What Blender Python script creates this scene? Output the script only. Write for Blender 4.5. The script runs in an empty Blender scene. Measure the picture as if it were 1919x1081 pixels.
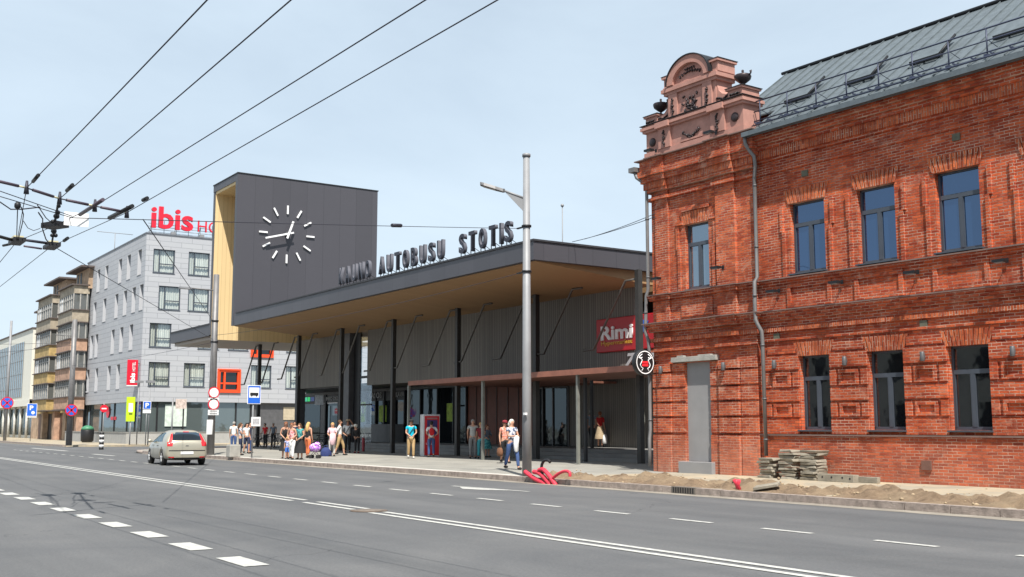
import bpy, bmesh, math, random
from mathutils import Vector, Matrix, Quaternion
random.seed(7)
R = math.radians
SC = bpy.context.scene
COL = SC.collection

# ------------------------------------------------------------------ camera
CAM_Z = 1.62
PITCH = R(7.208); YAW = R(33.8665)
fh = Vector((-math.cos(YAW), math.sin(YAW), 0)); rt = Vector((math.sin(YAW), math.cos(YAW), 0)); upz = Vector((0, 0, 1))
FW = fh * math.cos(PITCH) + upz * math.sin(PITCH)
UP = -fh * math.sin(PITCH) + upz * math.cos(PITCH)
cd = bpy.data.cameras.new('camera'); cam = bpy.data.objects.new('camera', cd); COL.objects.link(cam)
cd.sensor_width = 36; cd.lens = 36 * 2040 / 1919; cd.clip_start = .1; cd.clip_end = 6000
cam.matrix_world = Matrix(((rt.x, UP.x, -FW.x, 0), (rt.y, UP.y, -FW.y, 0), (rt.z, UP.z, -FW.z, CAM_Z), (0, 0, 0, 1)))
SC.camera = cam
C0 = Vector((0, 0, CAM_Z))

# ------------------------------------------------------------------ light
SUNV = Vector((2.2, -1.05, 3.8)).normalized()
world = bpy.data.worlds.new('World'); SC.world = world; world.use_nodes = True
wn = world.node_tree; wn.nodes.clear()
wo = wn.nodes.new('ShaderNodeOutputWorld'); bg = wn.nodes.new('ShaderNodeBackground')
sky = wn.nodes.new('ShaderNodeTexSky'); sky.sky_type = 'NISHITA'; sky.sun_disc = False
sky.sun_elevation = math.asin(SUNV.z); sky.sun_rotation = math.atan2(SUNV.x, SUNV.y)
sky.air_density = 1.0; sky.dust_density = 1.6; sky.ozone_density = 1.4; sky.altitude = 60
tc = wn.nodes.new('ShaderNodeTexCoord'); mp = wn.nodes.new('ShaderNodeMapping'); mp.inputs['Scale'].default_value = (1, 1, 3.2)
nz = wn.nodes.new('ShaderNodeTexNoise'); nz.inputs['Scale'].default_value = 1.7; nz.inputs['Detail'].default_value = 7; nz.inputs['Roughness'].default_value = .55
nz.inputs['Distortion'].default_value = .5
rp = wn.nodes.new('ShaderNodeValToRGB'); rp.color_ramp.elements[0].position = .42; rp.color_ramp.elements[1].position = .78
rp.color_ramp.elements[0].color = (.74, .74, .74, 1); rp.color_ramp.elements[1].color = (1, 1, 1, 1)
mx = wn.nodes.new('ShaderNodeMixRGB'); mx.inputs['Color2'].default_value = (8.0, 9.5, 10.8, 1)
L = wn.links
L.new(tc.outputs['Generated'], mp.inputs['Vector']); L.new(mp.outputs[0], nz.inputs['Vector']); L.new(nz.outputs['Fac'], rp.inputs['Fac'])
sp_ = wn.nodes.new('ShaderNodeSeparateXYZ'); L.new(tc.outputs['Generated'], sp_.inputs[0])
gz = wn.nodes.new('ShaderNodeMath'); gz.operation = 'MULTIPLY_ADD'; gz.inputs[1].default_value = -.62; gz.inputs[2].default_value = 1.12; L.new(sp_.outputs['Z'], gz.inputs[0])
gm = wn.nodes.new('ShaderNodeMath'); gm.operation = 'MULTIPLY'; gm.use_clamp = True; L.new(gz.outputs[0], gm.inputs[0]); L.new(rp.outputs['Color'], gm.inputs[1])
L.new(gm.outputs[0], mx.inputs['Fac']); L.new(sky.outputs[0], mx.inputs['Color1']); L.new(mx.outputs[0], bg.inputs['Color'])
L.new(bg.outputs[0], wo.inputs['Surface']); bg.inputs['Strength'].default_value = .066
sd = bpy.data.lights.new('sun', 'SUN'); sd.energy = 5.0; sd.angle = R(.5); sd.color = (1, .95, .87)
so = bpy.data.objects.new('sun', sd); COL.objects.link(so); so.rotation_mode = 'QUATERNION'; so.rotation_quaternion = SUNV.to_track_quat('Z', 'Y')
so.location = (20, -20, 40)
SC.view_settings.view_transform = 'Standard'; SC.view_settings.look = 'None'
SC.view_settings.exposure = .62; SC.view_settings.gamma = 1
SC.render.engine = 'CYCLES'

# ------------------------------------------------------------------ measuring helpers (pixel of the photograph -> point on a known plane)
def ray(u, v): return FW * 2040 + rt * (u - 959.5) + UP * (540.5 - v)
def onz(u, v, Z=.14): r = ray(u, v); return C0 + r * ((Z - C0.z) / r.z)
def ony(u, v, Y): r = ray(u, v); return C0 + r * ((Y - C0.y) / r.y)
def onx(u, v, X): r = ray(u, v); return C0 + r * ((X - C0.x) / r.x)

# ------------------------------------------------------------------ materials
MT = {}
def newmat(name):
    m = bpy.data.materials.new(name); m.use_nodes = True; MT[name] = m
    return m, m.node_tree, m.node_tree.nodes['Principled BSDF']
def nd(nt, t, **kw):
    n = nt.nodes.new(t)
    for k, v in kw.items():
        if k in n.inputs: n.inputs[k].default_value = v
        else: setattr(n, k, v)
    return n
def pm(name, col, rough=.6, metal=0, var=.18, scale=3.0, bump=0, bscale=60, spec=.5, coat=0):
    m, nt, b = newmat(name)
    b.inputs['Roughness'].default_value = rough; b.inputs['Metallic'].default_value = metal
    b.inputs['Specular IOR Level'].default_value = spec; b.inputs['Coat Weight'].default_value = coat
    t = nd(nt, 'ShaderNodeTexCoord'); n = nd(nt, 'ShaderNodeTexNoise', Scale=scale, Detail=6.0, Roughness=.6)
    nt.links.new(t.outputs['Object'], n.inputs['Vector'])
    r = nd(nt, 'ShaderNodeValToRGB')
    r.color_ramp.elements[0].position = .3; r.color_ramp.elements[1].position = .72
    r.color_ramp.elements[0].color = (*[c * (1 - var) for c in col], 1); r.color_ramp.elements[1].color = (*[min(1, c * (1 + var)) for c in col], 1)
    nt.links.new(n.outputs['Fac'], r.inputs['Fac']); nt.links.new(r.outputs['Color'], b.inputs['Base Color'])
    if bump:
        n2 = nd(nt, 'ShaderNodeTexNoise', Scale=float(bscale), Detail=4.0); nt.links.new(t.outputs['Object'], n2.inputs['Vector'])
        bp = nd(nt, 'ShaderNodeBump', Strength=bump, Distance=.02); nt.links.new(n2.outputs['Fac'], bp.inputs['Height']); nt.links.new(bp.outputs[0], b.inputs['Normal'])
    return m
def emit(name, col, s):
    m, nt, b = newmat(name); b.inputs['Base Color'].default_value = (*col, 1); b.inputs['Emission Color'].default_value = (*col, 1); b.inputs['Emission Strength'].default_value = s
    return m
def mathn(nt, op, a, b=None, c=None):
    n = nd(nt, 'ShaderNodeMath', operation=op)
    for i, x in enumerate((a, b, c)):
        if x is None: continue
        if isinstance(x, (int, float)): n.inputs[i].default_value = x
        else: nt.links.new(x, n.inputs[i])
    return n.outputs[0]
def mixc(nt, f, a, b, mode='MIX'):
    n = nd(nt, 'ShaderNodeMixRGB', blend_type=mode)
    for i, x in enumerate((f, a, b)):
        if isinstance(x, (int, float)): n.inputs[i].default_value = x
        elif isinstance(x, tuple): n.inputs[i].default_value = (*x, 1)
        else: nt.links.new(x, n.inputs[i])
    return n.outputs[0]
def noise(nt, vec, scale, detail=5.0, rough=.6, dist=0.0):
    n = nd(nt, 'ShaderNodeTexNoise', Scale=float(scale), Detail=float(detail), Roughness=rough, Distortion=dist); nt.links.new(vec, n.inputs['Vector']); return n.outputs['Fac']
def ramp(nt, f, p0, p1, c0=(0, 0, 0), c1=(1, 1, 1)):
    r = nd(nt, 'ShaderNodeValToRGB'); e = r.color_ramp.elements
    e[0].position = p0; e[1].position = p1; e[0].color = (*c0, 1); e[1].color = (*c1, 1)
    nt.links.new(f, r.inputs['Fac']); return r.outputs['Color']

def brick_mat(name, c1=(.28, .042, .021), c2=(.57, .122, .045), mort=(.58, .39, .30), vertical=False, white=.5, pale=0.0):
    m, nt, b = newmat(name)
    t = nd(nt, 'ShaderNodeTexCoord'); sx = nd(nt, 'ShaderNodeSeparateXYZ'); nt.links.new(t.outputs['Object'], sx.inputs[0])
    h = mathn(nt, 'ADD', sx.outputs['X'], sx.outputs['Y'])
    wob = noise(nt, t.outputs['Object'], 2.3, 3)
    hz = mathn(nt, 'ADD', sx.outputs['Z'], mathn(nt, 'MULTIPLY', wob, .035))
    cb = nd(nt, 'ShaderNodeCombineXYZ')
    if vertical: nt.links.new(hz, cb.inputs[0]); nt.links.new(h, cb.inputs[1])
    else: nt.links.new(h, cb.inputs[0]); nt.links.new(hz, cb.inputs[1])
    bt = nd(nt, 'ShaderNodeTexBrick', Scale=1.0)
    bt.inputs['Brick Width'].default_value = .27; bt.inputs['Row Height'].default_value = .078; bt.inputs['Mortar Size'].default_value = .009
    bt.inputs['Mortar Smooth'].default_value = .3; bt.inputs['Bias'].default_value = .12
    bt.inputs['Color1'].default_value = (*c1, 1); bt.inputs['Color2'].default_value = (*c2, 1)
    nt.links.new(cb.outputs[0], bt.inputs['Vector'])
    # big and small tonal patches of old brick
    p1 = ramp(nt, noise(nt, t.outputs['Object'], .75, 5, .6, .6), .32, .72, (.76, .70, .70), (1.16, 1.14, 1.1))
    p2 = ramp(nt, noise(nt, t.outputs['Object'], 7.0, 4, .6), .3, .75, (.78, .76, .76), (1.16, 1.15, 1.13))
    p3 = ramp(nt, noise(nt, t.outputs['Object'], .33, 3, .5, .3), .38, .66, (.80, .76, .78), (1.12, 1.12, 1.1))
    col = mixc(nt, 1.0, mixc(nt, 1.0, mixc(nt, 1.0, bt.outputs['Color'], p1, 'MULTIPLY'), p2, 'MULTIPLY'), p3, 'MULTIPLY')
    # repointed, pale mortar only here and there
    mn = mathn(nt, 'MULTIPLY', bt.outputs['Fac'], 1.0)
    mpatch = ramp(nt, noise(nt, t.outputs['Object'], 1.1, 6, .7, .8), .40, .60)
    mcol = mixc(nt, mpatch, (.26, .085, .05), mort)
    col = mixc(nt, mn, col, mcol)
    # lime bloom and old paint traces
    bloom = mathn(nt, 'MULTIPLY', ramp(nt, noise(nt, t.outputs['Object'], 1.9, 9, .72, 1.2), .54, .72), white)
    col = mixc(nt, bloom, col, (.55, .33, .24))
    # paler, dirtier plinth zone
    low = nd(nt, 'ShaderNodeMapRange'); low.inputs['From Min'].default_value = 1.5; low.inputs['From Max'].default_value = .1; nt.links.new(sx.outputs['Z'], low.inputs['Value'])
    col = mixc(nt, mathn(nt, 'MULTIPLY', low.outputs[0], mathn(nt, 'MULTIPLY', noise(nt, t.outputs['Object'], 4, 6, .7), .55 + pale)), col, (.46, .24, .17))
    nt.links.new(col, b.inputs['Base Color']); b.inputs['Roughness'].default_value = .88; b.inputs['Specular IOR Level'].default_value = .25
    hh = mathn(nt, 'ADD', mathn(nt, 'MULTIPLY', bt.outputs['Fac'], -1.0), mathn(nt, 'MULTIPLY', noise(nt, t.outputs['Object'], 22, 5, .7), .9))
    bp = nd(nt, 'ShaderNodeBump', Strength=.85, Distance=.016); nt.links.new(hh, bp.inputs['Height']); nt.links.new(bp.outputs[0], b.inputs['Normal'])
    return m
BRICK = brick_mat('brick'); BRICKV = brick_mat('brick_soldier', vertical=True, c1=(.30, .05, .022), c2=(.60, .16, .06), white=.25)
BRICKP = brick_mat('brick_pavilion', c1=(.31, .051, .027), c2=(.58, .142, .057), white=.8, pale=.45)
PINK = pm('pink_plaster', (.40, .205, .165), .85, var=.16, scale=3.2, bump=.2)
ORN = pm('cast_ornament', (.035, .024, .026), .45, .3, var=.4)
TIN = pm('grey_tin', (.115, .138, .152), .5, .15, var=.2, scale=4)
COPING = pm('coping_tin', (.20, .13, .11), .6, .2)
PIPE = pm('pipe_grey', (.17, .165, .165), .5, .25, var=.15)
ANTH = pm('window_frame_anthracite', (.060, .072, .092), .45, .1, var=.1)
BGREY = pm('grey_render', (.25, .25, .255), .85, var=.08, scale=1.5, bump=.12)
CONC = pm('concrete', (.34, .33, .30), .9, var=.2, scale=3, bump=.4)
DARKM = pm('black_metal', (.02, .021, .024), .5, .4)
DKGREY = pm('dark_grey_post', (.10, .10, .105), .5, .2)
WIREM = pm('wire', (.045, .045, .06), .6, .5)
PURPLE = pm('insulator_rod', (.075, .055, .075), .5)
YINS = pm('cream_insulator', (.6, .55, .35), .5)
GALV = pm('galvanised', (.235, .24, .25), .55, .12, var=.12, scale=2)
OLIVE = pm('olive_post', (.22, .225, .20), .5, .3)
WHITE = pm('white_paint', (.8, .8, .8), .5, var=.04)
RED = pm('red_paint', (.62, .012, .02), .4, var=.06)
SIGNRED = pm('sign_red', (.60, .012, .035), .4, var=.04)
BLUE = pm('sign_blue', (.02, .13, .60), .4, var=.05)
LIME = pm('lime_sign', (.55, .80, .02), .5, var=.05)
ORANGE = pm('orange_frame', (.80, .075, .015), .5, var=.06)
BLACK = pm('black', (.012, .012, .014), .5)
RUBBER = pm('rubber', (.02, .02, .02), .85)
GRILLRED = pm('corten_red', (.19, .078, .052), .6, .1, var=.2)
BROWNP = pm('brown_panel', (.13, .035, .018), .6, var=.25, scale=1.5)

def glass_mat(name, base, tint, gl=.5, rough=.03, wave=0):
    m, nt, b = newmat(name)
    nt.nodes.remove(b); out = nt.nodes['Material Output']
    d = nd(nt, 'ShaderNodeBsdfDiffuse'); d.inputs[0].default_value = (*base, 1)
    g = nd(nt, 'ShaderNodeBsdfGlossy'); g.inputs[0].default_value = (*tint, 1); g.inputs['Roughness'].default_value = rough
    t = nd(nt, 'ShaderNodeTexCoord'); bp = nd(nt, 'ShaderNodeBump', Strength=.06, Distance=.05)
    nt.links.new(noise(nt, t.outputs['Object'], 1.3, 2), bp.inputs['Height']); nt.links.new(bp.outputs[0], g.inputs['Normal'])
    fr = nd(nt, 'ShaderNodeFresnel'); fr.inputs[0].default_value = 1.5
    f = mathn(nt, 'ADD', mathn(nt, 'MULTIPLY', fr.outputs[0], .9), gl)
    mxs = nd(nt, 'ShaderNodeMixShader'); nt.links.new(f, mxs.inputs[0]); nt.links.new(d.outputs[0], mxs.inputs[1]); nt.links.new(g.outputs[0], mxs.inputs[2])
    nt.links.new(mxs.outputs[0], out.inputs[0]); return m
GL_UP = glass_mat('glass_upper', (.008, .020, .045), (.38, .56, .88), .18)
GL_LOW = glass_mat('glass_lower', (.008, .009, .011), (.8, .85, .9), .10)
GL_DARK = glass_mat('glass_dark', (.010, .012, .014), (.6, .7, .75), .05)
GL_CAR = glass_mat('glass_car', (.012, .016, .02), (.30, .38, .42), .04)
GL_FACADE = glass_mat('glass_facade', (.05, .07, .075), (.75, .85, .9), .32)
GL_SHOP = glass_mat('glass_shop', (.09, .11, .11), (.7, .8, .85), .12)
GL_OLD = glass_mat('glass_old', (.11, .115, .11), (.7, .75, .8), .12)
def clear_glass():
    m, nt, b = newmat('clear_glass'); nt.nodes.remove(b); out = nt.nodes['Material Output']
    d = nd(nt, 'ShaderNodeBsdfTransparent'); d.inputs[0].default_value = (.97, .98, .98, 1)
    g = nd(nt, 'ShaderNodeBsdfGlossy'); g.inputs['Roughness'].default_value = .03; g.inputs[0].default_value = (.8, .9, 1, 1)
    fr = nd(nt, 'ShaderNodeLayerWeight'); mxs = nd(nt, 'ShaderNodeMixShader'); nt.links.new(mathn(nt, 'ADD', mathn(nt, 'MULTIPLY', mathn(nt, 'POWER', fr.outputs['Facing'], 4.0), .7), .07), mxs.inputs[0]); nt.links.new(d.outputs[0], mxs.inputs[1]); nt.links.new(g.outputs[0], mxs.inputs[2]); nt.links.new(mxs.outputs[0], out.inputs[0]); return m
GL_CLEAR = clear_glass()
def stripes(name, c1, c2, period, axis='h', rough=.7, bumpd=.02, bump=.8, var=.2, duty=.5):
    """vertical ribs / boards: period in metres along the wall"""
    m, nt, b = newmat(name); t = nd(nt, 'ShaderNodeTexCoord'); sx = nd(nt, 'ShaderNodeSeparateXYZ'); nt.links.new(t.outputs['Object'], sx.inputs[0])
    h = mathn(nt, 'ADD', sx.outputs['X'], sx.outputs['Y']) if axis == 'h' else sx.outputs['Z' if axis == 'z' else axis]
    q = mathn(nt, 'DIVIDE', h, period); fr = mathn(nt, 'FRACT', q); fl = mathn(nt, 'FLOOR', q)
    line = mathn(nt, 'GREATER_THAN', fr, duty)
    wn_ = nd(nt, 'ShaderNodeTexWhiteNoise', noise_dimensions='1D'); nt.links.new(fl, wn_.inputs['W'])
    pat = noise(nt, t.outputs['Object'], 1.2, 6, .6)
    base = mixc(nt, ramp(nt, mathn(nt, 'ADD', mathn(nt, 'MULTIPLY', wn_.outputs['Value'], .6), mathn(nt, 'MULTIPLY', pat, .4)), .1, .9), tuple(c * (1 - var) for c in c1), tuple(c * (1 + var) for c in c1))
    col = mixc(nt, line, base, c2)
    nt.links.new(col, b.inputs['Base Color']); b.inputs['Roughness'].default_value = rough
    bp = nd(nt, 'ShaderNodeBump', Strength=bump, Distance=bumpd); nt.links.new(mathn(nt, 'SUBTRACT', 1.0, line), bp.inputs['Height']); nt.links.new(bp.outputs[0], b.inputs['Normal'])
    return m
RIB = stripes('ribbed_cladding', (.165, .150, .130), (.100, .090, .078), .16, rough=.6, duty=.62, bumpd=.04)
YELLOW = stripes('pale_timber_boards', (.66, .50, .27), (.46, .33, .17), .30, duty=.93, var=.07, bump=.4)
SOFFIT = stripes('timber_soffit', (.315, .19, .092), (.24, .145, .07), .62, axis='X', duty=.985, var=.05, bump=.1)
DPANEL = stripes('dark_grey_panels', (.060, .058, .068), (.036, .035, .042), 1.22, duty=.982, var=.085, rough=.45, bump=.3, bumpd=.01)
CURTAIN = stripes('curtain', (.66, .67, .60), (.40, .43, .40), .17, duty=.6, var=.2, bump=.5, bumpd=.05)
SOFF2 = pm('smooth_soffit', (.40, .34, .29), .6, var=.05)
def hotel_mat():
    m, nt, b = newmat('hotel_panels'); t = nd(nt, 'ShaderNodeTexCoord'); sx = nd(nt, 'ShaderNodeSeparateXYZ'); nt.links.new(t.outputs['Object'], sx.inputs[0])
    cb = nd(nt, 'ShaderNodeCombineXYZ'); nt.links.new(mathn(nt, 'ADD', sx.outputs['X'], sx.outputs['Y']), cb.inputs[0]); nt.links.new(sx.outputs['Z'], cb.inputs[1])
    bt = nd(nt, 'ShaderNodeTexBrick', Scale=1.0); bt.inputs['Brick Width'].default_value = 1.9; bt.inputs['Row Height'].default_value = .46; bt.inputs['Mortar Size'].default_value = .018
    bt.inputs['Color1'].default_value = (.375, .385, .41, 1); bt.inputs['Color2'].default_value = (.40, .41, .43, 1); bt.inputs['Mortar'].default_value = (.22, .23, .25, 1)
    nt.links.new(cb.outputs[0], bt.inputs['Vector']); nt.links.new(bt.outputs['Color'], b.inputs['Base Color']); b.inputs['Roughness'].default_value = .6
    return m
HOTEL = hotel_mat()
def asphalt():
    m, nt, b = newmat('asphalt'); t = nd(nt, 'ShaderNodeTexCoord'); o = t.outputs['Object']
    mpn = nd(nt, 'ShaderNodeMapping'); mpn.inputs['Scale'].default_value = (.05, .55, 1); nt.links.new(o, mpn.inputs[0])
    lane = ramp(nt, noise(nt, mpn.outputs[0], 1.3, 4), .3, .72, (.094, .097, .101), (.134, .136, .139))
    blot = ramp(nt, noise(nt, o, .35, 7, .65, .7), .3, .75, (.84, .85, .87), (1.13, 1.12, 1.1))
    gr = ramp(nt, noise(nt, o, 22, 8, .9), .25, .8, (.55, .55, .55), (1.45, 1.45, 1.45))
    stain = ramp(nt, noise(nt, mpn.outputs[0], 4.5, 8, .75, 1.2), .60, .72, (1, 1, 1), (.80, .80, .81)); gr = mixc(nt, 1.0, gr, stain, 'MULTIPLY')
    col = mixc(nt, 1.0, mixc(nt, 1.0, lane, blot, 'MULTIPLY'), gr, 'MULTIPLY')
    # hairline cracks, sparse
    v = nd(nt, 'ShaderNodeTexVoronoi', feature='DISTANCE_TO_EDGE', Scale=.16); 
    dist = nd(nt, 'ShaderNodeVectorMath', operation='ADD'); nn = nd(nt, 'ShaderNodeTexNoise', Scale=.9, Detail=6.0); nt.links.new(o, nn.inputs['Vector'])
    sc = nd(nt, 'ShaderNodeVectorMath', operation='SCALE'); sc.inputs['Scale'].default_value = 1.6; nt.links.new(nn.outputs['Color'], sc.inputs[0])
    nt.links.new(o, dist.inputs[0]); nt.links.new(sc.outputs[0], dist.inputs[1]); nt.links.new(dist.outputs[0], v.inputs['Vector'])
    ck = mathn(nt, 'MULTIPLY', mathn(nt, 'LESS_THAN', v.outputs['Distance'], .0022), ramp(nt, noise(nt, o, .12, 2), .56, .62))
    col = mixc(nt, mathn(nt, 'MULTIPLY', ck, .6), col, (.045, .045, .048))
    nt.links.new(col, b.inputs['Base Color']); b.inputs['Roughness'].default_value = .86; b.inputs['Specular IOR Level'].default_value = .3
    bp = nd(nt, 'ShaderNodeBump', Strength=.35, Distance=.01); nt.links.new(noise(nt, o, 60, 3, .8), bp.inputs['Height']); nt.links.new(bp.outputs[0], b.inputs['Normal'])
    return m
ASPH = asphalt()
def paving(name, c1, c2, w, h, mort=.012, dirt=(.42, .36, .27), dirtamt=.35, mc=(.2, .19, .17)):
    m, nt, b = newmat(name); t = nd(nt, 'ShaderNodeTexCoord'); o = t.outputs['Object']
    bt = nd(nt, 'ShaderNodeTexBrick', Scale=1.0); bt.inputs['Brick Width'].default_value = w; bt.inputs['Row Height'].default_value = h; bt.inputs['Mortar Size'].default_value = mort
    bt.inputs['Color1'].default_value = (*c1, 1); bt.inputs['Color2'].default_value = (*c2, 1); bt.inputs['Mortar'].default_value = (*mc, 1); nt.links.new(o, bt.inputs['Vector'])
    col = mixc(nt, 1.0, bt.outputs['Color'], ramp(nt, noise(nt, o, .5, 8, .65, .6), .3, .75, (.82, .82, .82), (1.15, 1.14, 1.12)), 'MULTIPLY')
    col = mixc(nt, mathn(nt, 'MULTIPLY', ramp(nt, noise(nt, o, .8, 9, .7, 1), .45, .65), dirtamt), col, dirt)
    nt.links.new(col, b.inputs['Base Color']); b.inputs['Roughness'].default_value = .9; b.inputs['Specular IOR Level'].default_value = .25
    bp = nd(nt, 'ShaderNodeBump', Strength=.3, Distance=.01); nt.links.new(noise(nt, o, 30, 5, .8), bp.inputs['Height']); nt.links.new(bp.outputs[0], b.inputs['Normal'])
    return m
PAVE = paving('pavement_slabs', (.25, .245, .225), (.285, .28, .255), .9, .6, dirtamt=.12)
PAVED = paving('dusty_pavement', (.30, .27, .215), (.33, .30, .24), .5, .5, dirt=(.44, .35, .23), dirtamt=.8, mc=(.3, .26, .2))
KERBM = pm('granite_kerb', (.30, .25, .22), .9, var=.35, scale=6, bump=.6, bscale=30)
KERBW = pm('new_kerb', (.50, .49, .45), .85, var=.12)
GROUNDM = pm('ground', (.17, .165, .14), .95, var=.3, scale=.2)
def soilm():
    m, nt, b = newmat('dug_soil'); t = nd(nt, 'ShaderNodeTexCoord'); o = t.outputs['Object']
    col = ramp(nt, noise(nt, o, 3.5, 10, .78, .4), .3, .72, (.10, .065, .04), (.33, .235, .15))
    col = mixc(nt, mathn(nt, 'MULTIPLY', ramp(nt, noise(nt, o, .9, 5), .45, .62), .6), col, (.33, .25, .16))
    nt.links.new(col, b.inputs['Base Color']); b.inputs['Roughness'].default_value = 1
    bp = nd(nt, 'ShaderNodeBump', Strength=1, Distance=.06); nt.links.new(noise(nt, o, 14, 8, .8), bp.inputs['Height']); nt.links.new(bp.outputs[0], b.inputs['Normal'])
    return m
SOIL = soilm()
def paint_line():
    m, nt, b = newmat('road_paint'); t = nd(nt, 'ShaderNodeTexCoord'); o = t.outputs['Object']
    col = mixc(nt, ramp(nt, noise(nt, o, 9, 9, .75, .6), .42, .70), (.50, .50, .47), (.27, .27, .265))
    nt.links.new(col, b.inputs['Base Color']); b.inputs['Roughness'].default_value = .7; return m
PAINT = paint_line()

# ------------------------------------------------------------------ mesh helpers
class MB:
    def __init__(s): s.v = []; s.f = []; s.m = []; s.sm = []
    def add(s, vs, fs, m=0, smooth=False):
        o = len(s.v); s.v += [tuple(v) for v in vs]
        for f in fs: s.f.append(tuple(i + o for i in f)); s.m.append(m); s.sm.append(smooth)
    def box(s, x0, x1, y0, y1, z0, z1, m=0):
        if x0 > x1: x0, x1 = x1, x0
        if y0 > y1: y0, y1 = y1, y0
        if z0 > z1: z0, z1 = z1, z0
        s.add([(x0, y0, z0), (x1, y0, z0), (x1, y1, z0), (x0, y1, z0), (x0, y0, z1), (x1, y0, z1), (x1, y1, z1), (x0, y1, z1)],
              [(0, 3, 2, 1), (4, 5, 6, 7), (0, 1, 5, 4), (1, 2, 6, 5), (2, 3, 7, 6), (3, 0, 4, 7)], m); return s
    def quad(s, *p, m=0): s.add(p, [tuple(range(len(p)))], m); return s
    def tube(s, pts, r, seg=8, m=0, closed=False, flat=1.0):
        P = [Vector(p) for p in pts]; n = len(P); rr = r if isinstance(r, (list, tuple)) else [r] * n
        T = []
        for i in range(n):
            a = P[(i - 1) % n] if (closed or i > 0) else P[i]; b = P[(i + 1) % n] if (closed or i < n - 1) else P[i]
            t = (b - a); T.append(t.normalized() if t.length > 1e-9 else Vector((0, 0, 1)))
        ref = Vector((0, 0, 1)) if abs(T[0].z) < .9 else Vector((1, 0, 0))
        nrm = (ref - T[0] * ref.dot(T[0])).normalized(); vs = []
        for i in range(n):
            if i: nrm = (nrm - T[i] * nrm.dot(T[i])); nrm = nrm.normalized() if nrm.length > 1e-6 else Vector((1, 0, 0))
            bn = T[i].cross(nrm)
            for k in range(seg):
                a = 2 * math.pi * k / seg; vs.append(P[i] + (nrm * math.cos(a) * flat + bn * math.sin(a)) * rr[i])
        fs = []
        for i in range(n if closed else n - 1):
            j = (i + 1) % n
            for k in range(seg):
                k2 = (k + 1) % seg; fs.append((i * seg + k, i * seg + k2, j * seg + k2, j * seg + k))
        s.add(vs, fs, m, True)
        if not closed:
            s.add(vs[:seg], [tuple(range(seg))[::-1]], m); s.add(vs[-seg:], [tuple(range(seg))], m)
        return s
    def lathe(s, prof, c=(0, 0, 0), seg=16, m=0, sx=1, sy=1):
        vs = []; fs = []; n = len(prof)
        for (r, z) in prof:
            for k in range(seg): a = 2 * math.pi * k / seg; vs.append((c[0] + r * math.cos(a) * sx, c[1] + r * math.sin(a) * sy, c[2] + z))
        for i in range(n - 1):
            for k in range(seg): k2 = (k + 1) % seg; fs.append((i * seg + k, i * seg + k2, (i + 1) * seg + k2, (i + 1) * seg + k))
        s.add(vs, fs, m, True)
        s.add(vs[:seg], [tuple(range(seg))[::-1]], m); s.add(vs[-seg:], [tuple(range(seg))], m); return s
    def ball(s, c, rx, ry=None, rz=None, m=0, seg=12, rings=8):
        ry = ry or rx; rz = rz or rx; vs = []; fs = []
        for i in range(rings + 1):
            p = math.pi * i / rings
            for k in range(seg): a = 2 * math.pi * k / seg; vs.append((c[0] + rx * math.sin(p) * math.cos(a), c[1] + ry * math.sin(p) * math.sin(a), c[2] - rz * math.cos(p)))
        for i in range(rings):
            for k in range(seg): k2 = (k + 1) % seg; fs.append((i * seg + k, i * seg + k2, (i + 1) * seg + k2, (i + 1) * seg + k))
        s.add(vs, fs, m, True); return s
    def prism(s, poly, a0, a1, plane='xz', m=0, smooth=False):
        """poly: 2D outline; extruded from a0 to a1 along the third axis"""
        def p3(p, a): return {'xz': (p[0], a, p[1]), 'yz': (a, p[0], p[1]), 'xy': (p[0], p[1], a)}[plane]
        n = len(poly); vs = [p3(p, a0) for p in poly] + [p3(p, a1) for p in poly]
        s.add(vs, [tuple(range(n))[::-1], tuple(range(n, 2 * n))], m)
        s.add(vs, [(i, (i + 1) % n, (i + 1) % n + n, i + n) for i in range(n)], m, smooth); return s
    def xf(s, M, start=0):
        s.v[start:] = [tuple(M @ Vector(v)) for v in s.v[start:]]; return s
    def build(s, name, mats, parent=None, bevel=0, fix=True):
        me = bpy.data.meshes.new(name); me.from_pydata(s.v, [], s.f); 
        mats = mats if isinstance(mats, (list, tuple)) else [mats]
        for x in mats: me.materials.append(x)
        for p, mi, sm in zip(me.polygons, s.m, s.sm): p.material_index = mi; p.use_smooth = sm
        if fix:
            bm = bmesh.new(); bm.from_mesh(me); bmesh.ops.remove_doubles(bm, verts=bm.verts, dist=1e-5)
            bmesh.ops.recalc_face_normals(bm, faces=bm.faces); bm.to_mesh(me); bm.free()
        me.update(); o = bpy.data.objects.new(name, me); COL.objects.link(o)
        if parent is not None: o.parent = parent
        if bevel:
            b = o.modifiers.new('bevel', 'BEVEL'); b.width = bevel; b.segments = 2; b.limit_method = 'ANGLE'
        return o
def tag(o, label=None, cat=None, group=None, kind=None):
    if label: o['label'] = label
    if cat: o['category'] = cat
    if group: o['group'] = group
    if kind: o['kind'] = kind
    return o
def thing(name, label, cat, loc=(0, 0, 0), rotz=0, group=None):
    o = bpy.data.objects.new(name, None); COL.objects.link(o); o.empty_display_size = .3
    o.location = loc; o.rotation_euler = (0, 0, rotz); return tag(o, label, cat, group)
def struct(name, mb, mat, **k): o = mb.build(name, mat, **k); o['kind'] = 'structure'; return o
def copy_tree(o, parent=None):
    c = o.copy(); COL.objects.link(c)
    if parent is not None: c.parent = parent
    for ch in list(o.children): copy_tree(ch, c)
    return c
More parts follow.
